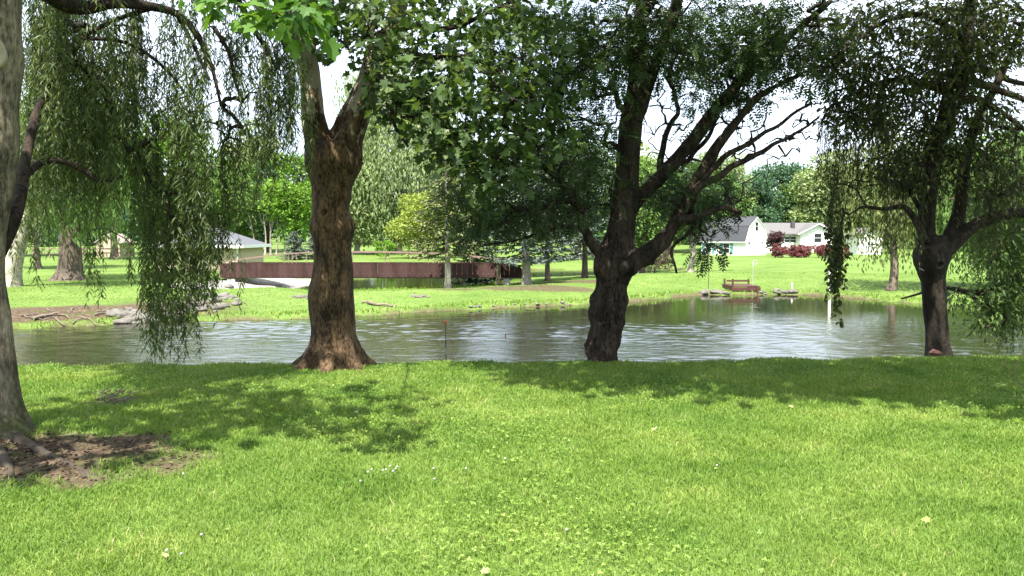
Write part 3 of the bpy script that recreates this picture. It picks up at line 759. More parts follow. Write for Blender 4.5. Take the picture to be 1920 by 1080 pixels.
sprigs(L, T_lance(0.3), t_vis, dr[:nv], 16, 0.26, 0.115, 0.55, 0.5, 0.36, 0.2, 27)
tbs = strands(L, t_str, RN.uniform(0.35, 1.1, ns), 0.06, 0.075, 0.020, 28, 0.45, 0.2)
tbs += strands(L, t_vine, RN.uniform(0.35, 1.15, nvi), 0.03, 0.075, 0.022, 29, 0.42, 0.2, TO, 0)
sprigs(L, TRH, t_top, dr[nv + ns + nvi:], 6, 0.42, 0.30, 0.3, 0.6, 0.4, 0.2, 30)
twig_mesh('branchwork', tb + tbs, root, base5, M['twig'])
L.build('crown', M['olive_leaf'], root, base5)

# ---- big weeping willow at the left edge ---------------------------------------------------------
Y1 = 6.15
base1 = np.array([(-22 - 960) / FPX * Y1, Y1, 0.0]); base1[2] = gz(base1[0], Y1)
root = thing('willow_tree', 'large weeping willow with pale mossy trunk at the left edge, shoots hanging down', 'tree', base1)
limbs1 = [limb([(-30, 870, 330), (-30, 845, 268), (-31, 825, 220), (-31, 810, 190), (-31, 790, 160), (-31, 770, 140), (-31, 740, 122), (-31, 700, 106), (-33, 640, 94), (-36, 560, 86), (-38, 480, 84), (-33, 400, 88), (-24, 320, 98), (-20, 240, 104), (-18, 160, 102), (-17, 100, 102), (-17, 40, 100), (-15, -40, 98), (-10, -140, 84), (0, -300, 54), (20, -480, 30)], Y1),
    limb([(-30, 500, 50), (5, 452, 32), (26, 410, 26, 6.3), (40, 360, 22, 6.5), (48, 300, 19, 6.7), (70, 210, 16, 7.0), (110, 130, 14, 7.3), (150, 80, 12, 7.5)], Y1 + 0.1),
    limb([(-10, -100, 60), (60, -40, 46, 6.6), (120, 5, 34, 7.0), (160, 14, 26, 7.2), (210, 5, 22, 7.4), (270, 10, 18, 7.6), (330, 25, 14, 7.8), (365, 60, 11, 7.9), (395, 120, 8, 8), (415, 200, 5, 8)], Y1),
    limb([(60, -40, 30, 6.6), (200, -120, 26, 7.4), (330, -110, 20, 8.0), (430, -20, 14, 8.3), (480, 60, 10, 8.4), (520, 130, 6, 8.5)], 7),
    limb([(70, 210, 14, 7.0), (110, 120, 12, 7.3), (150, 122, 15, 7.4), (185, 155, 15, 7.5), (203, 185, 13, 7.5), (207, 215, 8, 7.5), (200, 230, 6, 7.5), (225, 260, 5, 7.5)], 7.2),
    limb([(45, 330, 16, 6.6), (85, 302, 12, 7.0), (130, 306, 13, 7.2), (165, 325, 11, 7.3), (190, 342, 9, 7.3), (230, 330, 5, 7.4)], 7),
    limb([(285, 15, 10, 7.7), (235, 30, 8, 7.6), (190, 50, 8, 7.5), (150, 72, 10, 7.4), (140, 90, 7, 7.4)], 7.5),
    limb([(150, 72, 8, 7.4), (215, 75, 7, 7.5), (262, 92, 6, 7.6), (300, 120, 6, 7.7), (330, 150, 5, 7.8), (345, 175, 3, 7.8)], 7.5),
    limb([(330, 25, 9, 7.8), (350, 60, 7, 8), (375, 110, 6, 8), (392, 150, 5, 8)], 7.9),
    limb([(400, 50, 9, 8.2), (430, 100, 7, 8.2), (440, 150, 6, 8.3), (455, 190, 4, 8.3)], 8.2),
    limb([(-10, -140, 50), (60, -420, 36, 5.2), (160, -700, 22, 4.4), (230, -900, 12, 4.0)], Y1)]
# pruning scar + roots
kn = [(np.array([base1[0] + 0.12, Y1 - 0.18, W(20, 72, Y1)[2]]), 0.05, 0.03)]
remesh_trunk('trunk', limbs1[:1], 0.017, M['bark_willow'], root, base1, 0.020, kn, 33, (9, 9, 1.8), 2, 0.025)
_ax = W(-14, 110, Y1); _n = np.array([math.sin(rad(36)), -math.cos(rad(36)), 0.0]); _t = np.array([-_n[1], _n[0], 0.0])
mbs = MB(); a = np.linspace(0, 2 * math.pi, 25)[:-1]
ring = [_ax + _t * (q * 0.075 * np.cos(a))[:, None] + _n * (0.205 + h - 0.9 * (q * 0.075 * np.cos(a)) ** 2 / 0.4)[:, None] + np.array([0, 0, 1.0]) * (q * 0.10 * np.sin(a) * (1 + 0.12 * np.sin(2 * a)))[:, None] for q, h in ((1.25, -0.05), (1.05, 0.022), (0.85, 0.026), (0.75, 0.012), (0.02, 0.008))]
mbs.add(np.vstack(ring), F4=[[k * 24 + i, k * 24 + (i + 1) % 24, (k + 1) * 24 + (i + 1) % 24, (k + 1) * 24 + i] for k in range(4) for i in range(24)])
mbs.build('pruning_scar', M['wood_end'], root, base1, True)
for P, r in limbs1[1:]: MB().tube(P, r, 8).build('bough', M['bark_dark'], root, base1, True)
rt = MB()
def ground_pts(pxs):
    out = []
    for (px, row, wd, h) in pxs:
        g = G(px, row, 0.02); out.append([g[0], g[1], gz(g[0], g[1]) + h, wd])
    return spline(out, 0.05)
for pts in ([(30, 838, 0.10, 0.05), (90, 858, 0.075, 0.02), (140, 875, 0.06, 0.015), (180, 890, 0.05, 0.01), (235, 893, 0.04, 0.0), (300, 897, 0.02, -0.02)],
            [(0, 860, 0.10, 0.04), (20, 885, 0.06, 0.02), (10, 905, 0.04, 0.01), (-20, 930, 0.03, -0.01)],
            [(150, 880, 0.045, 0.01), (160, 893, 0.04, 0.012), (172, 902, 0.03, -0.01)]):
    S = ground_pts(pts); rt.tube(S[:, :3] - np.array([0, 0, 0.022]), S[:, 3] * 0.42, 10)
rt.build('surface_root', plain('weathered root', (0.052, 0.041, 0.030), 0.85, 0.35, 14, 0.2, 0, 0.6), root, base1, True)
# foliage: hanging shoots
def curtain(specs, seed):
    rn = np.random.default_rng(seed); tops = []; lens = []
    for (x0, x1, t0, t1, b0, b1, y0, y1, n) in specs:
        for _ in range(max(3, int(n * 0.58))):
            px = rn.uniform(x0, x1); y = rn.uniform(y0, y1); t = rn.uniform(t0, t1); bt = rn.uniform(b0, b1)
            bt = max(bt, t + 40)
            a = W(px, t, y); c = W(px, bt, y)
            tops.append(a); lens.append(a[2] - c[2])
    return np.array(tops), np.array(lens)
cur = [(40, 130, -60, 120, 150, 420, 6.9, 8.6, 170), (60, 260, -60, 130, 120, 360, 7.0, 9.0, 300), (60, 240, 130, 300, 300, 440, 7.2, 9.0, 190),
       (20, 75, 200, 330, 350, 545, 6.8, 7.6, 34), (158, 178, 380, 480, 520, 592, 8.2, 8.4, 9), (160, 172, 60, 200, 480, 560, 8.2, 8.4, 3),
       (240, 385, -40, 150, 150, 400, 7.2, 9.0, 120), (250, 392, 150, 330, 380, 560, 7.6, 9.0, 115), (252, 390, 280, 440, 480, 640, 7.8, 9.0, 105), (262, 368, 430, 560, 600, 692, 8.0, 8.9, 66),
       (255, 300, 300, 420, 640, 690, 8.2, 8.9, 10), (380, 400, 300, 430, 470, 570, 8.0, 8.8, 26),
       (408, 432, 250, 420, 440, 575, 8.3, 8.7, 24), (405, 500, 160, 300, 300, 440, 8.2, 9.0, 62), (430, 560, -40, 120, 120, 330, 8.0, 9.2, 130), (470, 550, 80, 200, 200, 380, 8.2, 9.2, 60), (380, 450, -30, 90, 90, 260, 8.0, 8.8, 26)]
tops, lens = curtain(cur, 41)
t_top = np.vstack([ball((-3.3, 4.1, 5.8), (1.9, 0.9, 0.9), 105, 17), ball((-4.6, 3.05, 5.2), (1.5, 0.55, 0.5), 75, 27), ball((-4.4, 7.4, 6.8), (2.4, 1.8, 1.4), 200, 18)])  # unseen crown; two clumps towards the viewer added to shade lawn and soil
sel = RN.permutation(len(tops))[:900]
tb, dr = grow(limbs1[1:], np.vstack([tops[sel], t_top]), 0.22, 0.16, 0.0026, 1.6)
L = Leaves()
tbs = strands(L, tops, lens, 0.10, 0.090, 0.017, 42, 0.45, 0.2)
sprigs(L, TRH, t_top, dr[len(sel):], 6, 0.40, 0.26, 0.4, 0.6, 0.4, 0.2, 43)
twig_mesh('branchwork', tb + tbs, root, base1, M['twig'])
L.build('crown', M['willow_leaf'], root, base1)

# ---- willow leaning in from the right bank, out over the water ----------------------------------
Y6 = 14.6
b6 = np.array([11.5, 15.0, 0.0]); b6[2] = gz(b6[0], b6[1])
root = thing('willow_tree', 'leafy willow leaning over the pond from the right edge, low limbs almost touching the water', 'tree', b6)
limbs6 = [limb([(2110, 600, 60, 15), (2090, 500, 52, 15), (2050, 380, 46, 14.8), (2010, 240, 36, 14.6), (1980, 80, 24, 14.5), (1960, -100, 12, 14.4)], 15),
    limb([(2090, 500, 40, 15), (2020, 470, 30, 14.6), (1960, 490, 24, 14.4), (1905, 525, 20, 14.2), (1860, 545, 15, 14), (1815, 548, 11, 13.9), (1770, 540, 7, 13.8), (1690, 560, 3, 13.7)], 15),
    limb([(1905, 525, 12, 14.2), (1850, 560, 9, 14), (1880, 590, 6, 14), (1900, 610, 4, 14)], 14),
    limb([(2050, 380, 30, 14.8), (1980, 380, 22, 14.4), (1920, 420, 14, 14.2), (1880, 470, 9, 14), (1850, 500, 5, 14)], 14),
    limb([(1815, 548, 8, 13.9), (1850, 580, 7, 13.8), (1890, 600, 6, 13.7), (1840, 615, 4, 13.6)], 14)]
mb = MB()
for P, r in limbs6[:1]: mb.tube(P, r, 14)
mb.build('trunk', M['bark_willow_dark'], root, b6, True)
for P, r in limbs6[1:]: MB().tube(P, r, 8).build('bough', M['bark_dark'], root, b6, True)
t_a = cloud([(1880, 420, 70, 50, 13.6, 15, 60), (1900, 480, 60, 50, 13.6, 15, 60), (1890, 560, 50, 30, 13.6, 14.4, 46), (1870, 595, 50, 16, 13.6, 14.2, 20), (1960, 350, 60, 80, 14, 15, 50), (1860, 360, 50, 40, 14, 15, 30), (1800, 560, 25, 14, 13.7, 14, 8)], (), 19)
t_s = cloud([(1880, 400, 80, 50, 13.6, 15, 90), (1900, 520, 50, 40, 13.6, 14.6, 50)], (), 20)
tb, dr = grow(limbs6, np.vstack([t_a, t_s]), 0.26, 0.16, 0.0042, -0.4)
L = Leaves()
sprigs(L, T_lance(0.3), t_a, dr[:len(t_a)], 40, 0.34, 0.12, 0.5, 0.5, 0.55, 0.22, 44)
tbs = strands(L, t_s, RN.uniform(0.4, 1.3, len(t_s)), 0.08, 0.10, 0.018, 45, 0.6, 0.2)
twig_mesh('branchwork', tb + tbs, root, b6, M['twig'])
L.build('crown', leaf_mat('bank willow leaf', (0.035, 0.07, 0.018), (0.07, 0.125, 0.03), (0.13, 0.19, 0.05), 0.34), root, b6)

# ------------------------------------------------------------------ trees beyond the water
def far_tree(name, label, px, d, h, wd, base=0.25, leaves=7000, ls=0.34, mat=None, bark='bark_far', tw=None, style='round', lean=0.0, nclump=46, seed=0, group=None, zoff=0, depth=None, limbs=5, vmean=0.45, cat='tree', T=TRH):
    rn = np.random.default_rng(1000 + seed)
    x = (px - 960) / FPX * d; z = gz(x, d) + zoff
    o = np.array([x, d, z]); root = thing(name, label, cat, o, 0, group)
    tw = tw or h * 0.028
    ch = h * (1 - base); cc = np.array([lean * h, 0, h * base + ch * 0.5]); er = np.array([wd / 2, (depth or wd) / 2, ch / 2])
    tr = MB()
    P = spline([[0, 0, -0.2], [lean * h * 0.2 + rn.normal() * 0.1, rn.normal() * 0.1, h * base * 0.6], [lean * h * 0.6, rn.normal() * 0.2, h * (base + 0.25)], [lean * h, 0, h * 0.86]], h / 40)
    k = len(P); s = np.linspace(0, 1, k)
    tr.tube(P, tw * (1 - 0.8 * s) * (1 + 0.9 * np.exp(-s * 26)), 10)
    tr.build('trunk', M[bark], root, None, True)
    # clumps
    u = unit(rn.normal(size=(nclump, 3))); q = rn.uniform(0.25, 1.0, (nclump, 1)) ** 0.5
    C = cc + u * q * er * np.array([0.86, 0.86, 0.88])
    if style == 'cone':
        fz = (C[:, 2] - h * base) / ch
        C[:, :2] *= (1.15 - fz)[:, None]
    lm = MB()
    for i in rn.permutation(nclump)[:limbs * 4]:
        t = P[min(k - 1, int(k * rn.uniform(max(0.15, base * 0.8), 0.8)))]
        c = C[i]; md = (t + c) / 2 + np.array([0, 0, -0.04 * h * rn.uniform(-1, 1)])
        S = spline([t, md, c], h / 24); lm.tube(S, np.linspace(tw * 0.32, tw * 0.06, len(S)), 5, False)
    lm.build('bough', M[bark], root, None, True)
    L = Leaves()
    cr = rn.uniform(0.10, 0.22, nclump) * min(wd, ch) * (1.0 if style != 'willow' else 0.9)
    wts = cr ** 2; n_i = (leaves * wts / wts.sum()).astype(int)
    idx = np.repeat(np.arange(nclump), n_i); m_ = len(idx)
    dd = unit(rn.normal(size=(m_, 3))); dd[:, 2] = np.abs(dd[:, 2]) * rn.choice([1, 1, 1, -1], m_)
    pos = C[idx] + dd * (cr[idx] * rn.uniform(0.35, 1.08, m_) ** 0.7)[:, None] * np.array([1.15, 1.15, 0.8])
    fwd = dd + rn.normal(size=(m_, 3)) * 0.6
    if style == 'willow':
        drop = rn.uniform(0, 1, m_) ** 1.6 * h * 0.22
        pos[:, 2] = np.maximum(pos[:, 2] - drop, h * 0.05 + rn.uniform(0, 0.6, m_))
        fwd = np.stack([rn.normal(size=m_) * 0.3, rn.normal(size=m_) * 0.3, -np.ones(m_)], 1)
    up = unit(np.array([0, 0, 1.0]) * 0.8 + dd + rn.normal(size=(m_, 3)) * 0.6)
    cv = rn.normal(0, 0.14, nclump)
    L.add(T if style != 'willow' else T_lance(0.34), pos, fwd, up, ls * rn.uniform(0.6, 1.3, m_) * (1.5 if style == 'willow' else 1), vmean + cv[idx] + rn.normal(0, 0.18, m_))
    L.build('crown', mat, root)
    return root
def spruce(label, px, row, d, h, wd, mat, bark='bark_far', clear=1.2, tw=0.18, seed=0, whorl=0.34, zb=None, group=None, droop=0.18):
    rn = np.random.default_rng(2000 + seed)
    x = (px - 960) / FPX * d; z = gz(x, d)
    root = thing('spruce_tree', label, 'tree', (x, d, z), 0, group)
    tr = MB(); s = np.linspace(0, 1, 24)
    P = np.stack([0.04 * np.sin(s * 5 + seed), 0.03 * np.cos(s * 4), s * (h + 0.15) - 0.15], 1)
    tr.tube(P, tw * (1 - 0.93 * s) * (1 + 0.5 * np.exp(-s * 40)), 12); tr.build('trunk', M[bark], root, None, True)
    br = MB(); L = Leaves()
    zz = clear
    while zz < h * 0.985:
        f = (zz - clear) / (h - clear)
        len0 = wd / 2 * (1 - f) ** 0.8 * (0.8 + 0.2 * min(1, f * 10))
        nb = rn.integers(6, 9)
        a0 = rn.uniform(0, 6.28)
        for k in range(nb):
            a = a0 + k * 6.283 / nb + rn.normal(0, 0.15); ln = len0 * rn.uniform(0.7, 1.12) + 0.08
            zb_ = zz + rn.normal(0, whorl * 0.3)
            t = np.linspace(0, 1, 9)[:, None]
            D = np.array([math.cos(a), math.sin(a), 0])
            P = np.array([0, 0, zb_]) + D * ln * t + np.array([0, 0, 1]) * (-droop * ln * np.sin(t * 2.2) + 0.10 * ln * t ** 3)
            br.tube(P, np.linspace(0.022, 0.006, 9) * (0.5 + ln / 3), 4, False)
            m_ = int(14 + ln * 34)
            u = rn.uniform(0.12, 1, m_) ** 0.8; i = np.minimum((u * 8).astype(int), 7); ff = (u * 8 - i)[:, None]
            pos = P[i] * (1 - ff) + P[i + 1] * ff
            sd = rn.choice([-1, 1], m_)[:, None]
            side = np.array([-D[1], D[0], 0])
            fwd = D * rn.uniform(0.3, 1.0, (m_, 1)) + side * sd * rn.uniform(0.2, 1.1, (m_, 1)) + np.array([0, 0, 1]) * rn.uniform(-0.5, 0.12, (m_, 1))
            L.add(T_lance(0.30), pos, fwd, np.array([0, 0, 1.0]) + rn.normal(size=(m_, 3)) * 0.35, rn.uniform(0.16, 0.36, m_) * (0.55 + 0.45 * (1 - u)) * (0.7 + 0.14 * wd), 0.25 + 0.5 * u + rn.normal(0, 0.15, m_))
        zz += whorl * rn.uniform(0.8, 1.2) * (1 - 0.35 * f)
    br.build('bough', M['twig'], root, None, True)
    L.build('crown', mat, root)
    return root
LM = lambda n, a, b, c=None, t=0.25: leaf_mat(n, a, b, c, t, 0.6, spec=0.15)
lm_mid = LM('mid green far leaf', (0.058, 0.115, 0.028), (0.112, 0.195, 0.050), (0.17, 0.25, 0.08))
lm_bright = LM('bright green far leaf', (0.08, 0.16, 0.02), (0.145, 0.27, 0.035), (0.20, 0.33, 0.06))
lm_pale = LM('pale silvery far leaf', (0.13, 0.18, 0.072), (0.22, 0.28, 0.125), (0.31, 0.36, 0.19))
lm_yell = LM('yellow green far leaf', (0.14, 0.19, 0.035), (0.23, 0.29, 0.06), (0.31, 0.36, 0.10))
lm_dark = LM('dark far leaf', (0.030, 0.060, 0.020), (0.060, 0.108, 0.034), (0.10, 0.155, 0.055))
lm_blue = LM('blue green far leaf', (0.035, 0.080, 0.045), (0.065, 0.125, 0.070), (0.10, 0.175, 0.095))
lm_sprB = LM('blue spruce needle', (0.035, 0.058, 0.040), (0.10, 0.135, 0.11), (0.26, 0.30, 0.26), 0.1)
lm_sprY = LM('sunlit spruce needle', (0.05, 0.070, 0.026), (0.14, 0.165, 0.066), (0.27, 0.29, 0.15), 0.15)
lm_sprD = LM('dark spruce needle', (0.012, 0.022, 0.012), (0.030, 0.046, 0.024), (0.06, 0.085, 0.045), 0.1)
lm_purp = LM('purple leaf', (0.030, 0.016, 0.020), (0.060, 0.030, 0.038), (0.10, 0.05, 0.06))
lm_red = LM('red barberry leaf', (0.070, 0.020, 0.024), (0.165, 0.052, 0.060), (0.30, 0.13, 0.145), 0.25)

# left bank
far_tree('willow_tree', 'old broad willow with stout ribbed grey trunk on the far left lawn', 128, 41, 10.5, 8.2, 0.24, 11000, 0.20, lm_mid, 'bark_far', 0.62, 'willow', 0.02, 60, 1)
far_tree('willow_tree', 'pale barked leaning willow at the far left bank, behind the near trunk', 15, 36, 9, 6, 0.35, 5000, 0.2, lm_mid, 'bark_pale', 0.42, 'willow', 0.33, 40, 2)
far_tree('broadleaf_tree', 'slim dark tree standing left of the stout grey willow trunk', 72, 56, 10, 7, 0.3, 5000, 0.3, lm_mid, 'bark_far', 0.2, seed=3)
far_tree('broadleaf_tree', 'mid green tree behind the fence on the far left', 215, 74, 12, 9, 0.28, 6000, 0.34, lm_mid, seed=4)
far_tree('broadleaf_tree', 'light green rounded tree rising behind the hanging willow shoots', 330, 66, 13, 7.5, 0.2, 9000, 0.3, lm_bright, seed=5)
far_tree('broadleaf_tree', 'mid green tree behind the hip roofed building', 395, 84, 10.5, 8, 0.15, 7000, 0.34, lm_mid, seed=6)
far_tree('broadleaf_tree', 'deep green tree far behind the left lawn', 130, 88, 15, 13, 0.15, 8000, 0.4, lm_mid, seed=7)
far_tree('broadleaf_tree', 'tall green tree at the far left edge of the lawn', 20, 84, 15, 12, 0.15, 8000, 0.4, lm_mid, seed=8)
# wood edge behind the bridge
far_tree('broadleaf_tree', 'dark wood edge tree left of the birches', 445, 96, 11, 7, 0.1, 7000, 0.36, lm_mid, seed=9)
for i, (px, ln, hh) in enumerate(((478, -0.14, 7.5), (497, -0.03, 8.5), (508, 0.02, 8.2), (518, 0.03, 8.8), (535, 0.01, 8))):
    far_tree('birch_tree', ['leaning pale birch, leftmost of the five birches', 'pale straight birch second from the left at the wood edge', 'thin pale birch, middle of the five at the wood edge', 'thin pale birch, fourth from the left at the wood edge', 'slender birch, rightmost of the five, left of the bright green tree'][i], px, 86 + i * 0.7, hh, 2.4, 0.42, 1500, 0.26, lm_mid, 'bark_pale', 0.11, 'round', ln, 14, 20 + i, 'birches at the wood edge', limbs=2)
far_tree('broadleaf_tree', 'grey green wood tree behind the birches', 505, 104, 11.5, 9, 0.08, 7000, 0.4, lm_blue, seed=11)
far_tree('broadleaf_tree', 'bright green young maple left of the thick centre trunk', 560, 80, 10.8, 6.2, 0.12, 11000, 0.27, lm_bright, seed=12, nclump=60)
spruce('small blue spruce below the bright green maple', 552, 476, 74, 2.6, 3.2, lm_sprB, clear=0.1, tw=0.08, seed=12, whorl=0.22)
spruce('small blue spruce half hidden behind the thick centre trunk', 588, 476, 75, 2.3, 2.8, lm_sprB, clear=0.1, tw=0.08, seed=13, whorl=0.22)
far_tree('willow_tree', 'tall pale silvery willow behind the bridge, right of the centre trunk', 748, 92, 24.0, 14.5, 0.06, 30000, 0.34, lm_pale, 'bark_pale', 0.4, 'willow', 0.0, 90, 14)
far_tree('broadleaf_tree', 'pale broadleaf tree overlapping the tall silvery willow on its left', 672, 90, 12.5, 8.5, 0.06, 12000, 0.32, lm_pale, 'bark_pale', 0.3, 'round', 0, 70, 15)
far_tree('broadleaf_tree', 'yellow green bushy tree below the silvery willow', 790, 78, 6.2, 6.5, 0.04, 9000, 0.24, lm_yell, 'bark_far', 0.15, 'round', 0, 50, 16)
far_tree('shrub', 'small round yellow green shrub beyond the bridge rail', 722, 76, 1.7, 2.2, 0.02, 1600, 0.18, lm_bright, 'bark_far', 0.05, seed=17, nclump=16, limbs=2, cat='shrub')
far_tree('broadleaf_tree', 'silvery tree seen between the centre maple and the spruces', 860, 96, 14, 9, 0.08, 10000, 0.34, lm_pale, seed=18)
far_tree('broadleaf_tree', 'tall pale tree rising behind the birches and the bright maple', 480, 108, 17.5, 10, 0.06, 11000, 0.4, lm_pale, seed=90, nclump=70)
far_tree('broadleaf_tree', 'tall pale green tree seen left of the gnarled tree above the spruces', 1030, 104, 15, 11, 0.06, 10000, 0.4, lm_pale, seed=91, nclump=70)
far_tree('broadleaf_tree', 'pale yellow green tree seen between the gnarled tree and its right limb', 1215, 106, 13.5, 10, 0.06, 10000, 0.4, lm_yell, seed=92, nclump=70)
far_tree('broadleaf_tree', 'pale green tree showing above the tangled twigs left of the barn ridge', 1345, 118, 15, 9, 0.06, 9000, 0.42, lm_pale, seed=93, nclump=70)
# island spruces
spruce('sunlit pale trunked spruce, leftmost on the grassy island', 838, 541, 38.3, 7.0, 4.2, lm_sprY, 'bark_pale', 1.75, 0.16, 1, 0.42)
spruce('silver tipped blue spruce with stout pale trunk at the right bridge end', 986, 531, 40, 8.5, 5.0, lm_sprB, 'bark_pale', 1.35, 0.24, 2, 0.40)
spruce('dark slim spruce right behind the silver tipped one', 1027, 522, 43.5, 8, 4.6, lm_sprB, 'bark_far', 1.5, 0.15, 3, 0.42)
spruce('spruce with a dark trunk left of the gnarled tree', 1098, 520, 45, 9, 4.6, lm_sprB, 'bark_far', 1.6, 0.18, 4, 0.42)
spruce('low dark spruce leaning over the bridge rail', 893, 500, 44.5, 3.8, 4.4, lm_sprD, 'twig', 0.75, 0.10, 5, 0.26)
far_tree('broadleaf_tree', 'dark green tree behind the gnarled tree, left of its trunk', 1085, 74, 12, 9, 0.1, 9000, 0.32, lm_dark, seed=31)
far_tree('broadleaf_tree', 'green tree behind the gnarled tree, between its limbs', 1205, 60, 9, 6.5, 0.18, 9000, 0.26, lm_mid, 'bark_far', 0.28, seed=32)
far_tree('broadleaf_tree', 'dark tree with a straight thin trunk left of the barn', 1294, 52, 8, 5.0, 0.3, 8000, 0.22, lm_dark, 'bark_pale', 0.2, seed=33)
far_tree('brush_pile', 'tangled brown dead bush at the foot of the trees left of the barn', 1232, 51, 1.7, 2.8, 0.02, 1500, 0.22, LM('dead leaf', (0.03, 0.022, 0.016), (0.075, 0.055, 0.04), (0.13, 0.10, 0.075), 0.1), 'twig', 0.06, seed=34, nclump=20, limbs=5, cat='bush', T=T_lance(0.25))
far_tree('broadleaf_tree', 'tall tree behind the barn, mostly hidden by the gnarled limbs', 1330, 108, 10.5, 10, 0.08, 8000, 0.38, lm_mid, seed=35)
far_tree('broadleaf_tree', 'pale green tree beyond the left end of the barn', 1255, 100, 11, 9, 0.08, 7000, 0.38, lm_bright, seed=36)
# wood behind the houses
for i, (px, d, h, wd, mt, lb) in enumerate(((1405, 128, 11.5, 10, lm_blue, 'blue green wood tree right above the barn ridge'), (1460, 136, 15.5, 13, lm_blue, 'tall blue green wood tree above the ranch house'), (1512, 132, 14, 10, lm_mid, 'darker wood tree right of the tall blue green one'), (1548, 122, 15, 9, lm_pale, 'tall pale green tree above the right end of the ranch house'), (1610, 128, 13, 11, lm_mid, 'green wood tree behind the white shed on the right'), (1690, 124, 15, 13, lm_mid, 'broad green wood tree behind the right bank willow'), (1780, 110, 14, 13, lm_mid, 'green wood tree right of the dark willow trunk'), (1870, 100, 14, 13, lm_bright, 'light green wood tree at the right edge'))):
    far_tree('broadleaf_tree', lb, px, d, h, wd, 0.05, 9500, 0.46, mt, seed=50 + i, nclump=70)
# right bank
far_tree('willow_tree', 'pale drooping willow on the right bank, its shoots trailing at the water', 1672, 36.5, 8.8, 5.2, 0.22, 6500, 0.16, LM('pale willow leaf', (0.09, 0.12, 0.04), (0.16, 0.20, 0.07), (0.24, 0.28, 0.11)), 'bark_far', 0.2, 'willow', -0.02, 44, 61)
far_tree('willow_tree', 'full green willow on the right bank behind the rightmost trunk', 1870, 35, 7.5, 7.2, 0.12, 14000, 0.16, lm_mid, 'bark_far', 0.3, 'willow', 0, 60, 62)
far_tree('broadleaf_tree', 'purple leaved small tree between the barn and the ranch house', 1451, 84, 3.1, 1.7, 0.1, 900, 0.26, lm_purp, 'twig', 0.07, seed=63, nclump=18, limbs=2)
red_px = [1457, 1481, 1496, 1510, 1531, 1547, 1563, 1580]
for i, px in enumerate(red_px):
    far_tree('barberry_shrub', ['leftmost rounded red shrub in the row before the ranch house', 'second red shrub from the left before the ranch house', 'small red shrub, third from the left in the row', 'fourth red shrub from the left in the row', 'fifth red shrub from the left, below the ranch gable window', 'sixth red shrub from the left in the row', 'red shrub, second from the right, partly behind hanging leaves', 'rightmost red shrub, behind the hanging leaves'][i], px, 79 + 0.3 * (i % 2), 1.25 if i != 2 else 1.0, 1.6 if i != 2 else 1.15, 0.02, 1700, 0.15, lm_red, 'twig', 0.05, seed=70 + i, nclump=18, limbs=1, group='red shrubs in a row', cat='shrub', vmean=0.5)

# far-off wood closing the horizon
def woods():
    L = Leaves(); rn = np.random.default_rng(77)
    for k in range(170):
        a = rn.uniform(-1.25, 1.25); d = rn.uniform(150, 230)
        x, y = d * math.sin(a), d * math.cos(a); h = rn.uniform(8, 13); wd = rn.uniform(8, 14)
        if 0.27 < x / y < 0.39: h *= 0.95
        z = gz(x, y)
        C = np.array([x, y, z + h * 0.5]) + unit(rn.normal(size=(22, 3))) * rn.uniform(0.3, 1, (22, 1)) * np.array([wd / 2, wd / 2, h / 2])
        idx = rn.integers(0, 22, 1100); dd = unit(rn.normal(size=(1100, 3)))
        pos = C[idx] + dd * rn.uniform(0.8, 2.2, (1100, 1)); pos[:, 2] = np.maximum(pos[:, 2], z)
        L.add(TRH, pos, dd + rn.normal(size=(1100, 3)) * 0.5, np.array([0, 0, 1]) + dd, rn.uniform(0.6, 1.3, 1100), 0.4 + rn.normal(0, 0.1) + rn.normal(0, 0.2, 1100))
    o = L.build('distant_woods', lm_blue)
    tag(o, 'far off wooded belt closing the view behind the lawns', 'woods', kind='stuff')
woods()

# ------------------------------------------------------------------ footbridge
YB = 41.0
m_plank = plain('red brown bridge stain', (0.058, 0.035, 0.032), 1.0, 0.35, 2.4, 0.0, 0, 0.0, (1, 1, 0.25))
m_rail = plain('weathered bridge rail', (0.19, 0.13, 0.105), 0.7, 0.25, 5)
m_post = plain('mossy bridge post', (0.125, 0.105, 0.065), 0.8, 0.3, 6)
m_conc = plain('pale concrete', (0.50, 0.47, 0.42), 0.8, 0.15, 8)
xl = W(412, 500, YB)[0]; xr = W(982, 500, YB)[0]
zt, zb_ = W(700, 494.5, YB)[2], W(700, 520, YB)[2]
bo = np.array([(xl + xr) / 2, YB + 0.8, zb_])
root = thing('footbridge', 'long low red brown wooden footbridge with planked sides crossing to the island', 'bridge', bo)
for yy, dz in ((YB, 0), (YB + 1.6, 0.0)):
    mb = MB(); x = xl
    while x < xr - 0.55:
        wdt = 0.27
        mb.box((x + wdt / 2, yy + R.uniform(-0.004, 0.004), (zt + zb_) / 2 + R.uniform(-0.006, 0.006)), (wdt - 0.014, 0.03, zt - zb_))
        x += wdt
    # last boards follow the sloped end
    mb.prism([(x, zb_), (xr + 0.28, zb_ - 0.16), (xr + 0.28, zb_ + 0.06), (x, zt - 0.01)], 'y', yy - 0.015, yy + 0.015)
    mb.box(((xl + x) / 2, yy, zt + 0.012), (x - xl, 0.045, 0.03))
    mb.build('side_panel', m_plank, root, bo)
mb = MB()
for x in np.arange(xl, xr, 0.16): mb.box((x, YB + 0.8, zb_ + 0.12), (0.145, 1.5, 0.04))
mb.box(((xl + xr) / 2, YB + 0.25, zb_ + 0.02), (xr - xl, 0.12, 0.15)); mb.box(((xl + xr) / 2, YB + 1.35, zb_ + 0.02), (xr - xl, 0.12, 0.15))
mb.build('deck', m_rail, root, bo)
rail_pts = [(395, 495), (430, 489), (480, 482), (540, 476), (600, 473.5), (700, 473), (790, 475), (850, 478.5), (910, 484), (980, 492)]
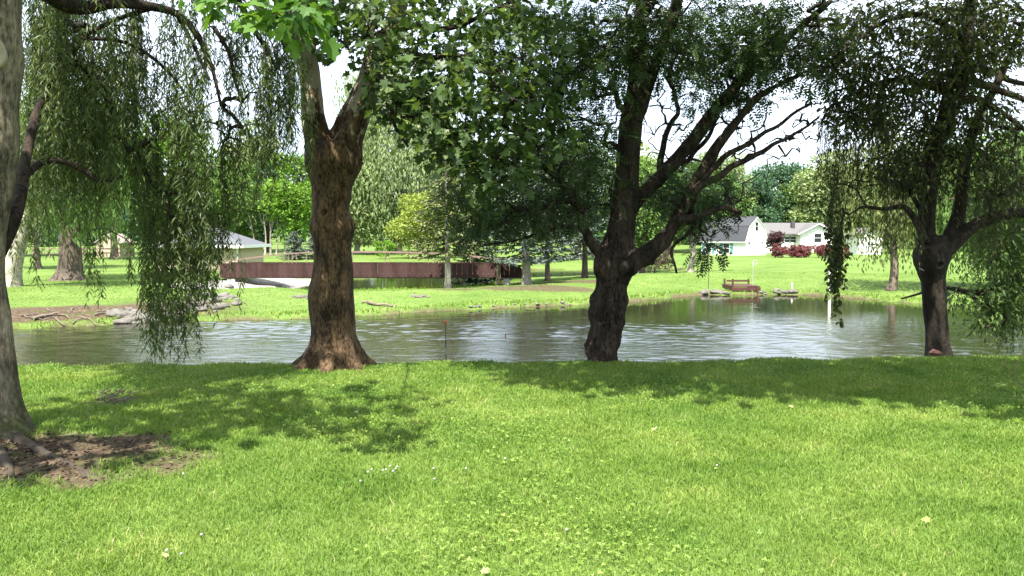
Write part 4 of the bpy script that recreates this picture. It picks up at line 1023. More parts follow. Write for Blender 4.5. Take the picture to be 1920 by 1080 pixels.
for yy in (YB + 0.06, YB + 1.54):
    P = spline([[W(p, r, YB)[0], yy, W(p, r, YB)[2]] for p, r in rail_pts], 0.3)
    T_, N_, B_ = frames(P)
    V = []; 
    for p in P:
        for a, c in ((-0.03, -0.028), (0.03, -0.028), (0.03, 0.028), (-0.03, 0.028)): V.append((p[0], p[1] + a, p[2] + c))
    F4 = [[i * 4 + j, i * 4 + (j + 1) % 4, (i + 1) * 4 + (j + 1) % 4, (i + 1) * 4 + j] for i in range(len(P) - 1) for j in range(4)] + [[3, 2, 1, 0], [len(V) - 4, len(V) - 3, len(V) - 2, len(V) - 1]]
    MB().add(V, F4=F4).build('handrail', m_rail, root, bo)
    for px in (445, 533, 541, 575, 650, 722, 798, 880):
        x = W(px, 500, YB)[0]
        k = np.argmin(np.abs(P[:, 0] - x)); top = P[k, 2] - 0.045
        MB().box((x, yy, (top + zt - 0.1) / 2), (0.032, 0.032, top - zt + 0.1)).build('baluster', m_rail, root, bo)
for px in (935,):
    for yy in (YB - 0.16, YB + 1.76):
        x = W(px, 500, YB)[0]; g = gz(x, yy)
        top = W(px, 487, YB)[2]
        MB().box((x, yy, (top + g - 0.3) / 2), (0.24, 0.24, top - g + 0.3)).build('end_post', m_post, root, bo, bevel=0.015)
x = W(948, 520, YB)[0]
MB().box((x + 0.05, YB + 0.8, (zb_ + WZ) / 2 - 0.12), (0.34, 1.5, zb_ - WZ + 0.1)).build('abutment', m_conc, root, bo, bevel=0.02)
x = W(432, 520, YB)[0]
MB().box((x, YB + 0.8, (zb_ + WZ) / 2 - 0.12), (0.4, 1.5, zb_ - WZ + 0.1)).build('abutment', m_conc, root, bo, bevel=0.02)

# ------------------------------------------------------------------ buildings
m_glass = plain('dark window glass', (0.02, 0.025, 0.03), 0.1, 0.1, 3, 0.6, 0, 0)
m_dark = plain('dark vent', (0.012, 0.012, 0.012), 0.9, 0.1, 3, 0.1)
m_white = plain('white trim paint', (0.78, 0.78, 0.76), 0.5, 0.04, 4)
m_teal = plain('teal shutter paint', (0.10, 0.25, 0.24), 0.6)
# pavilion behind the bridge
d = 52.0
x1 = W(447, 460, d)[0]; x0 = W(290, 460, d)[0]
zg = gz((x0 + x1) / 2, d + 2); ze = W(420, 461, d)[2]; zr = W(385, 427, d + 2.6)[2]
o = np.array([(x0 + x1) / 2, d + 2.6, zg])
root = thing('pavilion', 'small cream building with a grey hipped roof behind the left bridge end', 'building', o)
hw = (x1 - x0) / 2; hd = 2.6
MB().box((0, 0, (ze - zg) / 2 - 0.15), (2 * hw, 2 * hd, ze - zg + 0.3)).build('wall', plain('cream stucco', (0.42, 0.355, 0.25), 0.8, 0.06, 3), root)
ov = 0.42; e = ze - zg; rz_ = zr - zg
V = [(-hw - ov, -hd - ov, e), (hw + ov, -hd - ov, e), (hw + ov, hd + ov, e), (-hw - ov, hd + ov, e), (-hw + hd * 0.85, 0, rz_), (hw - hd * 0.85, 0, rz_)]
MB().add(V, F3=[[1, 2, 5], [3, 0, 4]], F4=[[0, 1, 5, 4], [2, 3, 4, 5], [3, 2, 1, 0]]).build('roof', striped('grey hip shingles', (0.095, 0.10, 0.112), (0.07, 0.074, 0.084), 'Z', 0.12, 0.85), root)
mb = MB()
for (cx, cy_, sx_, sy_) in ((0, -hd - ov - 0.015, 2 * hw + 2 * ov + 0.06, 0.03), (0, hd + ov + 0.015, 2 * hw + 2 * ov + 0.06, 0.03), (-hw - ov - 0.015, 0, 0.03, 2 * hd + 2 * ov), (hw + ov + 0.015, 0, 0.03, 2 * hd + 2 * ov)):
    mb.box((cx, cy_, e - 0.04), (sx_, sy_, 0.2))
mb.build('fascia', m_white, root)
MB().box((hw - 0.06, -hd - 0.045, e / 2), (0.08, 0.08, e - 0.1)).build('downspout', m_white, root)

def window(x, y, z, wd, hh, root, ax, out, shutters=None, m_sh=None):
    """window on a wall; ax 'x' = wall runs along x (faces out*y), 'y' = wall runs along y (faces out*x)"""
    def bx(cu, cz, su, sz, dep, off):
        c = (x + cu, y + out * off, z + cz) if ax == 'x' else (x + out * off, y + cu, z + cz)
        s_ = (su, dep, sz) if ax == 'x' else (dep, su, sz)
        return c, s_
    f = MB()
    for cu, cz, su, sz in ((0, hh / 2, wd + 0.12, 0.07), (0, -hh / 2, wd + 0.16, 0.07), (-wd / 2, 0, 0.07, hh), (wd / 2, 0, 0.07, hh), (0, 0, wd, 0.04)):
        f.box(*bx(cu, cz, su, sz, 0.06 if sz > 0.05 else 0.05, 0.032))
    fo = f.build('window', m_white, root)
    MB().box(*bx(0, 0, wd - 0.06, hh - 0.06, 0.03, 0.012)).build('pane', m_glass, fo)
    if shutters:
        for s_ in (-1, 1):
            MB().box(*bx(s_ * (wd / 2 + shutters / 2 + 0.06), 0, shutters, hh + 0.06, 0.05, 0.026)).build('shutter', m_sh, root)

def gable_sheets(mb, axis_, a, b_, pts, t=0.12):
    for (p0, p1) in zip(pts[:-1], pts[1:]):
        mb.prism([p0, p1, (p1[0], p1[1] + t), (p0[0], p0[1] + t)], axis_, a, b_)
# gambrel barn
d = 88.0
cx, cy_, _ = W(1398, 480, d)
zg = W(1400, 485.5, d)[2]
ang = rad(34)
root = thing('gambrel_barn', 'white gambrel roofed barn with dark roof, garage door and teal shutters across the pond', 'barn', (cx, cy_, zg), ang)
# local frame: origin at the near corner; long side runs -X', gable runs +Y'
BW, BL, BE, BK, BR = 4.7, 5.6, 2.2, 3.55, 4.62
root.rotation_euler = (0, 0, -rad(45))
gp = [(0, -0.6), (BW, -0.6), (BW, BE), (BW - 0.62, BK), (BW / 2, BR), (0.62, BK), (0, BE)]
MB().prism(gp, 'x', -BL, 0).build('wall', striped('white clapboard', (0.80, 0.79, 0.75), (0.66, 0.65, 0.62), 'Z', 0.14), root)
rf = MB()
def roof_sheet(p0, p1, t=0.09):
    (a, z0), (b_, z1) = p0, p1
    nrm = np.array([-(z1 - z0), (b_ - a)]); nrm = nrm / np.linalg.norm(nrm)
    if nrm[1] < 0: nrm = -nrm
    q = [(a + nrm[0] * 0.004, z0 + nrm[1] * 0.004), (b_ + nrm[0] * 0.004, z1 + nrm[1] * 0.004), (b_ + nrm[0] * t, z1 + nrm[1] * t), (a + nrm[0] * t, z0 + nrm[1] * t)]
    rf.prism(q, 'x', -BL - 0.1, 0.08)
roof_sheet((-0.18, BE - 0.30), (0.60, BK + 0.0)); roof_sheet((0.62, BK + 0.012), (BW / 2, BR + 0.012)); roof_sheet((BW / 2, BR + 0.012), (BW - 0.62, BK + 0.012)); roof_sheet((BW - 0.60, BK), (BW + 0.18, BE - 0.30))
rf.build('roof', striped('dark barn shingles', (0.040, 0.042, 0.050), (0.026, 0.027, 0.032), 'Z', 0.13, 0.85), root)
tr = MB()
for (a, b_) in (((-0.2, BE - 0.3), (0.62, BK)), ((0.62, BK), (BW / 2, BR)), ((BW / 2, BR), (BW - 0.62, BK)), ((BW - 0.62, BK), (BW + 0.2, BE - 0.3))):
    tr.tube([(0.07, a[0], a[1] - 0.03), (0.07, b_[0], b_[1] - 0.03)], 0.05, 6)
tr.box((-BL / 2, -0.19, BE - 0.36), (BL + 0.3, 0.06, 0.16))
tr.build('trim', m_white, root)
MB().box((0.03, 2.15, 1.02), (0.05, 2.9, 2.04)).build('garage_door', striped('white panel door', (0.82, 0.82, 0.80), (0.68, 0.68, 0.66), 'Z', 0.5), root)
for zz in (3.35, 3.85):
    MB().box((0.03, BW / 2, zz), (0.04, 0.46, 0.36)).build('vent', m_dark, root)
for yy in (0.62, 3.62):
    MB().box((0.06, yy, 1.75), (0.12, 0.12, 0.22)).build('lantern', plain('barn lamp', (0.05, 0.05, 0.05)), root)
MB().box((0.03, 4.22, 0.95), (0.05, 0.6, 1.9)).build('side_door', m_white, root)
for xx in (-2.35, -4.65):
    window(xx, 0, 1.15, 0.8, 1.1, root, 'x', -1, 0.34, m_teal)
# ranch house
d = 101.0
x0 = W(1436, 460, d)[0]; x1 = W(1556, 460, d)[0]; zg = gz((x0 + x1) / 2, d)
o = np.array([x0, d, zg]); Wd = x1 - x0
root = thing('ranch_house', 'low white ranch house with a grey roof and a front gable behind the red shrubs', 'house', o)
ze = W(1480, 438, d)[2] - zg; zr = W(1500, 419.5, d + 3.5)[2] - zg
gx0 = W(1492, 440, d)[0] - x0
m_side = striped('white ranch siding', (0.76, 0.75, 0.73), (0.6, 0.6, 0.58), 'Z', 0.16)
mb = MB(); mb.box((Wd / 2, 3.5, ze / 2 - 0.2), (Wd, 7, ze + 0.4)); mb.build('wall', m_side, root)
mg = MB(); mg.prism([(gx0, -0.4), (Wd + 0.02, -0.4), (Wd + 0.02, ze), ((gx0 + Wd) / 2, zr - 0.2), (gx0, ze)], 'y', -1.6, 3.4); mg.build('front_gable', m_side, root)
m_rroof = striped('grey ranch shingles', (0.115, 0.11, 0.108), (0.085, 0.08, 0.08), 'Z', 0.12, 0.85)
rf = MB(); gable_sheets(rf, 'x', -0.4, Wd + 0.3, [(-0.5, ze - 0.12), (3.5, zr), (7.5, ze - 0.12)])
gm = (gx0 + Wd) / 2
gable_sheets(rf, 'y', -1.95, 3.45, [(gx0 - 0.4, ze - 0.2), (gm, zr - 0.18), (Wd + 0.42, ze - 0.2)])
rf.build('roof', m_rroof, root)
MB().box((gx0 + 0.15, 1.6, zr - 0.3), (0.45, 0.45, 1.3)).build('chimney', plain('grey chimney', (0.06, 0.058, 0.058)), root)
window(W(1524, 445, d)[0] - x0, -1.6, W(1524, 446, d)[2] - zg, 0.95, 1.15, root, 'x', -1)
for px in (1462, 1476, 1487): window(W(px, 440, d)[0] - x0, 0, ze - 0.75, 0.75, 0.8, root, 'x', -1)
tr = MB(); tr.tube([(gx0 - 0.4, -1.97, ze - 0.13), (gm, -1.97, zr - 0.11), (Wd + 0.42, -1.97, ze - 0.13)], 0.06, 6); tr.build('trim', m_white, root)
# white shed seen through the right bank willow
d = 92.0; x0 = W(1600, 460, d)[0]; zg = gz(x0 + 1.2, d)
root = thing('shed', 'plain white shed glimpsed through the drooping shoots right of the red shrubs', 'shed', (x0 + 1.2, d, zg))
mb = MB(); mb.prism([(-1.3, -0.3), (1.3, -0.3), (1.3, 2.2), (0, 2.9), (-1.3, 2.2)], 'y', -1.8, 1.8); mb.build('wall', m_side, root)
rf = MB(); gable_sheets(rf, 'y', -2.0, 2.0, [(-1.55, 2.08), (0, 2.91), (1.55, 2.08)]); rf.build('roof', m_rroof, root)
MB().box((0.1, -1.815, 0.95), (1.0, 0.04, 1.9)).build('door', m_white, root)
# tan shed + fence on far left lawn
d = 84.0; x0 = W(216, 470, d)[0]; zg = gz(x0, d)
root = thing('shed', 'small tan shed behind the rail fence on the far left', 'shed', (x0, d, zg))
MB().prism([(-1.2, -0.3), (1.2, -0.3), (1.2, 1.5), (0, 2.3), (-1.2, 1.5)], 'y', -1.5, 1.5).build('wall', plain('tan boards', (0.38, 0.31, 0.23)), root)
rf = MB(); gable_sheets(rf, 'y', -1.7, 1.7, [(-1.45, 1.36), (0, 2.31), (1.45, 1.36)])
rf.build('roof', plain('tan shed roof', (0.25, 0.21, 0.18)), root)
d = 78.0; xa = W(60, 470, d)[0]; xb = W(250, 470, d)[0]; zg = gz((xa + xb) / 2, d)
root = thing('rail_fence', 'low brown rail fence along the back of the left lawn', 'fence', ((xa + xb) / 2, d, zg))
m_f = plain('fence wood', (0.20, 0.15, 0.11), 0.8, 0.2)
Lf = xb - xa
MB().box((0, 0, 0.5), (Lf, 0.05, 0.12)).build('rail', m_f, root); MB().box((0, 0, 0.9), (Lf, 0.05, 0.12)).build('rail', m_f, root)
for k in range(7): MB().box((-Lf / 2 + Lf * k / 6, 0.085, 0.45), (0.12, 0.12, 1.2)).build('post', m_f, root)

# ------------------------------------------------------------------ dock, poles, stakes
YD = 37.4
xl_, xr_ = W(1373, 540, YD)[0], W(1424, 540, YD)[0]
zt_ = W(1400, 537, YD)[2]; o = np.array([(xl_ + xr_) / 2, YD, zt_])
root = thing('dock', 'small red brown wooden dock with low posts on the far shore', 'dock', o)
m_dock = plain('red brown dock paint', (0.070, 0.031, 0.023), 0.65, 0.2)
mb = MB(); nb = 12
for k in range(nb): mb.box(((xl_ + xr_) / 2 , YD + 0.1 + k * 0.15, zt_), (xr_ - xl_ + 0.04, 0.135, 0.04))
mb.build('deck', m_dock, root, o)
MB().box(((xl_ + xr_) / 2, YD - 0.01, zt_ - 0.12), (xr_ - xl_ + 0.1, 0.05, 0.16)).build('front_board', m_dock, root, o)
for xx in (xl_, xr_):
    MB().box((xx, YD + 0.85, zt_ - 0.12), (0.05, 1.66, 0.18)).build('side_board', m_dock, root, o)
for (xx, yy, hh) in ((xl_ + 0.0, YD - 0.075, 0.36), (xr_ - 0.12, YD - 0.075, 0.02), (xl_ + 0.1, YD + 1.75, 0.28), (xr_, YD + 1.75, 0.25)):
    MB().box((xx, yy, zt_ + hh / 2 - 0.45), (0.075, 0.075, hh + 0.9)).build('post', m_dock, root, o)
MB().box(((xl_ + xr_) / 2 + 0.1, YD + 1.75, zt_ + 0.16), (xr_ - xl_ - 0.2, 0.05, 0.09)).build('rail', m_dock, root, o)
def pole(name, label, cat, px, row_top, d, r, mat, hook=False, zb=None):
    x = W(px, 500, d)[0]; z0 = gz(x, d) if zb is None else zb; zt2 = W(px, row_top, d)[2]
    root_ = thing(name, label, cat, (x, d, z0))
    h = zt2 - z0; P = [(0, 0, -0.2), (0, 0, h * 0.5), (0, 0, h)]
    P = spline(P, 0.2)
    MB().tube(P, r, 8).build('shaft', mat, root_, None, True)
    if hook:
        a = np.linspace(0, 1.5 * math.pi, 14); rr = 0.10
        MB().tube(np.stack([rr - rr * np.cos(a), np.zeros(14), h + rr * np.sin(a)], 1), r, 8).build('hook', mat, root_, None, True)
    return root_
m_steel = plain('pale steel', (0.45, 0.46, 0.45), 0.4, 0.1, 5, 0.5, 0.5)
m_black = plain('dark iron', (0.03, 0.03, 0.03), 0.5)
pole('shepherd_hook', 'pale shepherd hook pole rising beside the dock', 'garden hook', 1412, 492, 38.3, 0.018, m_steel, True)
pole('garden_pole', 'thin dark pole on the bank left of the dock', 'pole', 1329, 487, 38.6, 0.014, m_black)
pole('marker_post', 'short white marker post at the right end of the stone edging', 'post', 1486, 530, 38.8, 0.04, m_white)
pole('marker_post', 'taller white post at the shore behind the hanging vine', 'post', 1557, 508, 37.4, 0.07, m_white)
# reflector stake at the near bank
d = 10.25; x = W(836, 680, d)[0]; z0 = gz(x, d)
root = thing('reflector_stake', 'thin metal stake with a round red reflector at the near water edge', 'stake', (x, d, z0))
h = W(836, 604, d)[2] - z0; h1_ = W(836, 640, d)[2] - z0
MB().tube([(0, 0, -0.1), (0, 0, h1_ / 2), (0, 0, h1_)], 0.009, 8).build('sleeve', m_black, root, None, True)
MB().tube([(0, 0, h1_), (0, 0, (h1_ + h) / 2), (0, 0, h)], 0.0055, 8).build('shaft', m_black, root, None, True)
a = np.linspace(0, 2 * math.pi, 21)[:-1]
mbx = MB()
rg_ = [np.stack([q * 0.021 * np.cos(a), np.full(20, yy), h + q * 0.021 * np.sin(a)], 1) for q, yy in ((0.01, -0.017), (0.8, -0.016), (1, -0.010), (1, 0.004), (0.01, 0.006))]
mbx.add(np.vstack(rg_), F4=[[k * 20 + i, k * 20 + (i + 1) % 20, (k + 1) * 20 + (i + 1) % 20, (k + 1) * 20 + i] for k in range(4) for i in range(20)])
mbx.build('reflector', plain('red reflector', (0.45, 0.035, 0.03), 0.25, 0.1, 30, 0.5), root, None, True)
x = W(947, 680, d + 0.1)[0]; z0 = gz(x, d + 0.1)
root = thing('flag_stake', 'short wire stake with a small faded red ribbon at the near water edge', 'stake', (x, d + 0.1, z0))
h = W(947, 626, d + 0.1)[2] - z0
MB().tube([(0, 0, -0.1), (0.004, 0, h * 0.5), (0, 0, h)], 0.0022, 6).build('wire', plain('grey wire', (0.25, 0.25, 0.25), 0.5), root, None, True)
MB().add([(0, -0.003, h), (0.016, -0.006, h + 0.008), (0.008, 0.002, h - 0.06), (-0.008, -0.005, h - 0.065)], F4=[[0, 1, 2, 3]]).build('ribbon', plain('red ribbon', (0.40, 0.06, 0.05)), root)
# pink tag on the right trunk
tg = MB(); c = W(1757, 662, Y5 - 0.30)
tg.prism([(c[0] - 0.07, c[2]), (c[0] + 0.06, c[2] - 0.01), (c[0] + 0.05, c[2] + 0.022), (c[0] - 0.02, c[2] + 0.045)], 'y', c[1], c[1] + 0.07)
tag(tg.build('bracket_fungus', plain('orange pink fungus', (0.11, 0.05, 0.04), 0.7, 0.2, 30), None), 'small pinkish bracket fungus low on the rightmost trunk', 'fungus')

# ------------------------------------------------------------------ rocks and driftwood
import bmesh
def rock_mesh(seed):
    bm = bmesh.new(); bmesh.ops.create_icosphere(bm, subdivisions=3, radius=0.5)
    V = np.array([v.co[:] for v in bm.verts]); n = unit(V)
    dsp = 0.62 + 0.75 * fbm(V * 1.7 + seed * 9.1, 2, seed) * 1.0 + 0.14 * (fbm(V * 6 + seed, 2, seed + 3) - 0.5)
    V = n * (0.5 * dsp)[:, None] * np.array([1.25, 1.0, 0.62])
    for v, c in zip(bm.verts, V): v.co = c
    me = bpy.data.meshes.new('rock'); bm.to_mesh(me); bm.free()
    me.polygons.foreach_set('use_smooth', np.ones(len(me.polygons), bool))
    me.materials.append(M['rock']); return me
M['rock'] = plain('pale field stone', (0.125, 0.115, 0.10), 0.85, 0.35, 5, 0.2, 0, 0.5)
RM = [rock_mesh(i) for i in range(6)]
def rock(px, row, size, label, group, zz=-1.0, sink=0.25):
    g = hit(px, row); z = g[2]
    o_ = obj('rock', R.choice(RM)); s_ = size * R.uniform(0.7, 1.3)
    o_.location = (g[0], g[1], z + s_ * (0.31 - sink)); o_.scale = (s_, s_ * R.uniform(0.7, 1.1), s_ * R.uniform(0.7, 1.1)); o_.rotation_euler = (R.uniform(-0.2, 0.2), R.uniform(-0.2, 0.2), R.uniform(0, 6.28))
    return tag(o_, label, 'rock', group)
for k in range(95):
    t = R.random(); px = 225 + 210 * t + R.gauss(0, 10); row = 604 - 44 * t + R.gauss(0, 9)
    rock(px, min(row, 603 + 0.02 * (400 - px)), R.choice((0.16, 0.2, 0.26, 0.34, 0.5)), 'pale field stone in the spillway heap on the left bank', 'spillway stones on the left bank')
for k in range(34):
    px = R.choice((R.uniform(1308, 1374), R.uniform(1426, 1494)))
    rock(px, R.uniform(545, 552), R.uniform(0.18, 0.32), 'pale edging stone along the shore beside the dock', 'edging stones beside the dock')
for px, row, s_ in ((556, 557, 0.3), (562, 559, 0.36), (570, 558, 0.25), (548, 558, 0.22), (578, 560, 0.22)):
    rock(px, row, s_, 'small pale stone in the heap left of the centre trunk on the island', 'stones left of the centre trunk')
for px, row, s_ in ((775, 557, 0.28), (785, 558, 0.34), (794, 557, 0.26), (803, 558, 0.2)):
    rock(px, row, s_, 'pale stone lying in the island grass below the bridge', 'stones in the island grass')
for k in range(16):
    px = R.uniform(880, 1075); row = 577.5 - (px - 880) * 0.026 + R.uniform(-2, 1)
    rock(px, row, R.uniform(0.07, 0.15), 'small stone along the island water edge', 'stones along the island edge')
M['drift'] = plain('bleached driftwood', (0.15, 0.12, 0.092), 0.85, 0.3, 8, 0.2, 0, 0.4)
def stick(px, row, ln, r_, ang_, label, group):
    g = hit(px, row)
    P = []
    for t in np.linspace(-0.5, 0.5, 6):
        x = g[0] + ln * t * math.cos(ang_); y = g[1] + ln * t * math.sin(ang_) + 0.08 * math.sin(t * 5 + px)
        P.append((x, y, max(gz(x, y), WZ) + r_ * 0.7 + 0.05 * R.random()))
    P = spline(P, 0.1)
    o_ = thing('driftwood', label, 'driftwood', g, 0, group)
    MB().tube(P, np.linspace(r_, r_ * 0.45, len(P)), 7).build('log', M['drift'], o_, g, True)
for k in range(14):
    stick(R.uniform(50, 250), R.uniform(584, 604), R.uniform(0.3, 0.9), R.uniform(0.012, 0.03), R.uniform(-1.2, 1.2), 'bleached stick on the bare brown bank at the far left', 'sticks on the bare left bank')
stick(90, 596, 0.9, 0.06, 1.1, 'thick pale branch lying on the bare left bank', None)
stick(716, 575, 1.3, 0.07, -0.5, 'short brown log lying in the island grass', None)
stick(694, 571, 0.7, 0.04, -0.2, 'thin stick beside the short log in the island grass', None)

# ------------------------------------------------------------------ lawn
m, nt, b = newmat('grass blade')
v = attr(nt, 'var'); rp = ramp(nt, [(0.0, (0.078, 0.145, 0.020)), (0.45, (0.158, 0.256, 0.040)), (0.8, (0.245, 0.340, 0.078)), (0.93, (0.31, 0.36, 0.13)), (1.0, (0.44, 0.38, 0.20))]); nt.links.new(v, rp.inputs[0])
pn = pos_noise(nt, 0.9, 6, rough=0.65); rp2 = ramp(nt, [(0.34, (0.68, 0.80, 0.70)), (0.5, (1, 1, 1)), (0.66, (1.32, 1.14, 1.35))]); nt.links.new(pn, rp2.inputs[0])
cc = mixc(nt, 1.0, rp.outputs[0], rp2.outputs[0], 'MULTIPLY')
nt.links.new(cc, b.inputs['Base Color']); b.inputs['Roughness'].default_value = 0.45; b.inputs['Specular IOR Level'].default_value = 0.25
tr_ = nt.nodes.new("ShaderNodeBsdfTranslucent"); nt.links.new(mixc(nt, 1.0, cc, (1.35, 1.25, 0.6), 'MULTIPLY'), tr_.inputs['Color'])
mx = nt.nodes.new("ShaderNodeMixShader"); mx.inputs[0].default_value = 0.32
nt.links.new(b.outputs[0], mx.inputs[1]); nt.links.new(tr_.outputs[0], mx.inputs[2]); nt.links.new(mx.outputs[0], nt.nodes["Material Output"].inputs['Surface'])
M['grass'] = m
def blades(x, y, h, w_, lean_az, lean, var, name, label):
    z, so, gr = terrain(x, y)
    n = len(x)
    az = RN.uniform(0, 2 * math.pi, n)
    side = np.stack([np.cos(az), np.sin(az), np.zeros(n)], 1)
    ld = np.stack([np.cos(lean_az), np.sin(lean_az), np.zeros(n)], 1)
    B = np.stack([x, y, z - 0.004], 1); up = np.array([0, 0, 1.0])
    mid = B + up * (h * 0.55)[:, None] + ld * (h * lean * 0.28)[:, None]
    tip = B + up * (h * (1 - 0.25 * lean))[:, None] + ld * (h * lean)[:, None]
    hw = (w_ / 2)[:, None]
    V = np.stack([B - side * hw, B + side * hw, mid + side * hw * 0.8, mid - side * hw * 0.8, tip], 1).reshape(-1, 3)
    k = np.arange(n)[:, None] * 5
    F4 = k + np.array([[0, 1, 2, 3]]); F3 = k + np.array([[3, 2, 4]])
    me = mesh_np(name, V, [F4, F3], False, {'var': ('FACE', np.concatenate([var, var]))}, [M['grass']])
    o_ = obj(name, me)
    return tag(o_, label, 'grass', kind='stuff')
N = 850000
yy = 2.7 + (11.2 - 2.7) * RN.uniform(size=N) ** 1.05
xx = RN.uniform(-1, 1, N) * (0.68 * yy + 2.8)
zt2, so, gr = terrain(xx, yy)
pn_ = n2(xx, yy, 1.6, 3, 50)
keep = (RN.uniform(size=N) > so * 1.15) & (zt2 > -0.5) & (RN.uniform(size=N) < 0.55 + 0.75 * pn_)
xx, yy = xx[keep], yy[keep]; pn_ = pn_[keep]; N = len(xx)
h = 0.022 + 0.03 * RN.uniform(size=N) + 0.05 * np.maximum(pn_ - 0.42, 0) * RN.uniform(size=N) + 0.012 * (RN.uniform(size=N) > 0.97)
wv = 0.0042 * (np.maximum(yy, 3) / 4) ** 0.6 * RN.uniform(0.7, 1.4, N)
laz = n2(xx, yy, 2.2, 2, 51) * 12 + RN.normal(0, 1.9, N)
blades(xx, yy, h, wv, laz, RN.uniform(0.15, 1.1, N), np.clip(0.28 + 0.55 * (n2(xx, yy, 3.5, 3, 52) - 0.5) + RN.normal(0, 0.22, N) + 0.1, 0, 1), 'lawn_grass', 'short sunlit mown lawn grass in front of the pond')
# taller fringe along the far shores and island
N = 150000
yy = RN.uniform(22, 47, N); xx = RN.uniform(-26, 26, N)
dA = np.minimum(sdist(xx, yy, POND_A), sdist(xx, yy, POND_B))
kp = (dA > -0.1) & (RN.uniform(size=N) < np.where(dA < 0.9, 1.0, 0.35))
xx, yy, dA = xx[kp], yy[kp], dA[kp]
zt2, so, gr = terrain(xx, yy); kp = (zt2 > WZ + 0.0) & (RN.uniform(size=len(xx)) > so * 1.2) & (RN.uniform(size=len(xx)) > gr)
xx, yy, dA = xx[kp], yy[kp], dA[kp]; N = len(xx)
h = np.where(dA < 0.9, RN.uniform(0.04, 0.17, N), RN.uniform(0.02, 0.05, N))
blades(xx, yy, h, RN.uniform(0.02, 0.05, N), RN.uniform(0, 6.28, N), RN.uniform(0.2, 0.9, N), np.clip(0.45 + RN.normal(0, 0.22, N), 0, 1), 'shore_grass', 'tufted grass along the far pond shores')
# clover patches
N = 90000
yy = 2.8 + 7 * RN.uniform(size=N) ** 1.1; xx = RN.uniform(-1, 1, N) * (0.68 * yy + 0.8)
cp = n2(xx, yy, 0.75, 3, 60); zt2, so, gr = terrain(xx, yy)
kp = (cp > 0.54 + 0.22 * RN.uniform(size=N)) & (RN.uniform(size=N) < 0.5) & (so < 0.35)
xx, yy, zt2 = xx[kp], yy[kp], zt2[kp]; N = len(xx)
Tc = []; Fc = []
for k in range(3):
    a = k * 2.094
    for (u, v_) in ((0, 0), (0.42, 0.55), (0.0, 1.0), (-0.42, 0.55)): Tc.append((u * math.cos(a) - v_ * math.sin(a), u * math.sin(a) + v_ * math.cos(a), 0.12 * abs(u)))
    Fc += [[k * 4, k * 4 + 1, k * 4 + 2], [k * 4, k * 4 + 2, k * 4 + 3]]
L = Leaves()
L.add((np.array(Tc), np.array(Fc)), np.stack([xx, yy, zt2 + RN.uniform(0.025, 0.055, N)], 1), np.stack([RN.normal(size=N), RN.normal(size=N), RN.normal(0, 0.25, N)], 1), np.array([0, 0, 1.0]) + RN.normal(size=(N, 3)) * 0.35, RN.uniform(0.006, 0.016, N), 0.5 + RN.normal(0, 0.25, N))
tag(L.build('clover', leaf_mat('clover leaf', (0.11, 0.19, 0.03), (0.19, 0.29, 0.05), (0.28, 0.36, 0.10), 0.3, 0.5)), 'patches of low clover growing through the lawn', 'clover', kind='stuff')
# white clover flowers
m_fl = plain('clover flower', (0.36, 0.34, 0.33), 0.8, 0.1, 60)
bm = bmesh.new(); bmesh.ops.create_icosphere(bm, subdivisions=2, radius=0.007)
for v_ in bm.verts: v_.co *= 1 + R.uniform(-0.22, 0.22)
fme = bpy.data.meshes.new('flower_head'); bm.to_mesh(fme); bm.free(); fme.materials.append(m_fl)
stem = MB().tube([(0, 0, -0.06), (0.002, 0, -0.03), (0, 0, -0.006)], 0.0014, 5); sV, sF = stem.data(); sme = mesh_np('stem', sV, sF, True, mats=[M['young_leaf']])
for (px, row) in ((697, 880), (718, 881), (724, 880), (731, 874), (737, 883), (745, 875), (742, 879), (690, 884), (813, 879), (815, 898), (874, 880), (947, 862), (344, 890), (313, 1030), (340, 1036), (378, 1000), (1062, 990), (1344, 873), (676, 900), (1230, 803), (448, 762), (210, 780)):
    g = G(px, row, 0.055); z = gz(g[0], g[1])
    o_ = thing('clover_flower', 'single white clover flower head standing in the lawn', 'flower', (g[0], g[1], z + 0.06), 0, 'white clover flowers in the lawn')
    obj('flower_head', fme, o_); obj('stem', sme, o_)
# a few pale fallen leaves on the grass
for k, (px, row) in enumerate(((958, 986), (1222, 803), (1478, 757), (1738, 968), (1345, 874), (905, 1058), (430, 985), (668, 772), (1128, 1060), (312, 1034))):
    g = G(px, row, 0.045); z = gz(g[0], g[1])
    L = Leaves(); q = R.uniform(0, 6.28)
    L.add(TM if k % 2 else TO, [(0, -0.03, 0.0)], [(math.cos(q), math.sin(q), R.uniform(-0.2, 0.3))], [(R.uniform(-0.4, 0.4), R.uniform(-0.6, 0.2), 1)], R.uniform(0.03, 0.052), [R.uniform(0.1, 0.9)])
    o_ = L.build('fallen_leaf', M['fallen'])
    o_.location = (g[0], g[1], z + 0.045)
    tag(o_, 'pale fallen leaf lying on the sunlit lawn', 'leaf', 'pale fallen leaves on the lawn')
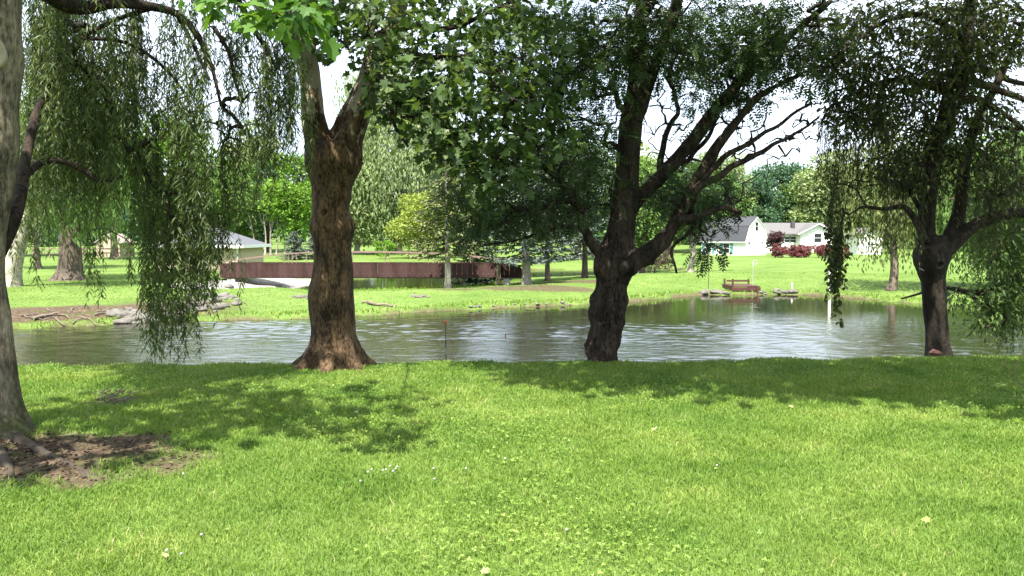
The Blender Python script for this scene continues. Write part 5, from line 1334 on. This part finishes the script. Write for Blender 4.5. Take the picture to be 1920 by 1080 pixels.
# leaf litter on the bare soil + twig heap
m_lit = leaf_mat('leaf litter', (0.030, 0.019, 0.012), (0.070, 0.045, 0.026), (0.19, 0.14, 0.085), 0.1, 0.8)
N = 4200
xx = SOIL_C[0] + RN.normal(0, 0.95, N); yy = SOIL_C[1] + RN.normal(0, 0.45, N); zt2, so, gr = terrain(xx, yy)
kp = so > 0.25; xx, yy, zt2 = xx[kp], yy[kp], zt2[kp]; N = len(xx)
L = Leaves(); L.add(TRH, np.stack([xx, yy, zt2 + 0.006], 1), np.stack([RN.normal(size=N), RN.normal(size=N), RN.normal(0, 0.2, N)], 1), np.array([0, 0, 1.0]) + RN.normal(size=(N, 3)) * 0.45, RN.uniform(0.012, 0.045, N), 0.4 + RN.normal(0, 0.3, N))
tag(L.build('leaf_litter', m_lit), 'dry brown leaf litter on the bare soil under the left willow', 'leaf litter', kind='stuff')
g = G(214, 750, 0.02); o_ = thing('twig_heap', 'small heap of dead twigs lying on the lawn near the left trunk', 'twigs', (g[0], g[1], gz(g[0], g[1])))
mb = MB()
for k in range(46):
    a = R.uniform(0, 6.28); p = np.array([R.gauss(0, 0.11), R.gauss(0, 0.07), R.uniform(0.0, 0.09)]); q = p + np.array([math.cos(a) * R.uniform(0.04, 0.14), math.sin(a) * R.uniform(0.04, 0.12), R.uniform(-0.03, 0.06)])
    mb.tube([p, (p + q) / 2 + np.array([0, 0, 0.01]), q], 0.004, 5)
mb.build('stick', M['drift'], o_, None, True)
# bare sapling at the right edge
g = W(1935, 740, 7.6); z0 = gz(g[0], 7.6)
o_ = thing('bare_sapling', 'thin bare sapling twig arching in at the right edge of the lawn', 'sapling', (g[0], 7.6, z0))
mb = MB()
for pts in ([(1935, 745), (1915, 722), (1898, 706), (1888, 690), (1885, 672)], [(1898, 706), (1904, 690), (1915, 668), (1925, 640)], [(1888, 690), (1878, 680)]):
    P = spline([W(p, r_, 7.6) for p, r_ in pts], 0.03); mb.tube(P, np.linspace(0.006, 0.002, len(P)), 6)
mb.build('stem', plain('sapling bark', (0.14, 0.12, 0.06)), o_, (g[0], 7.6, z0), True)
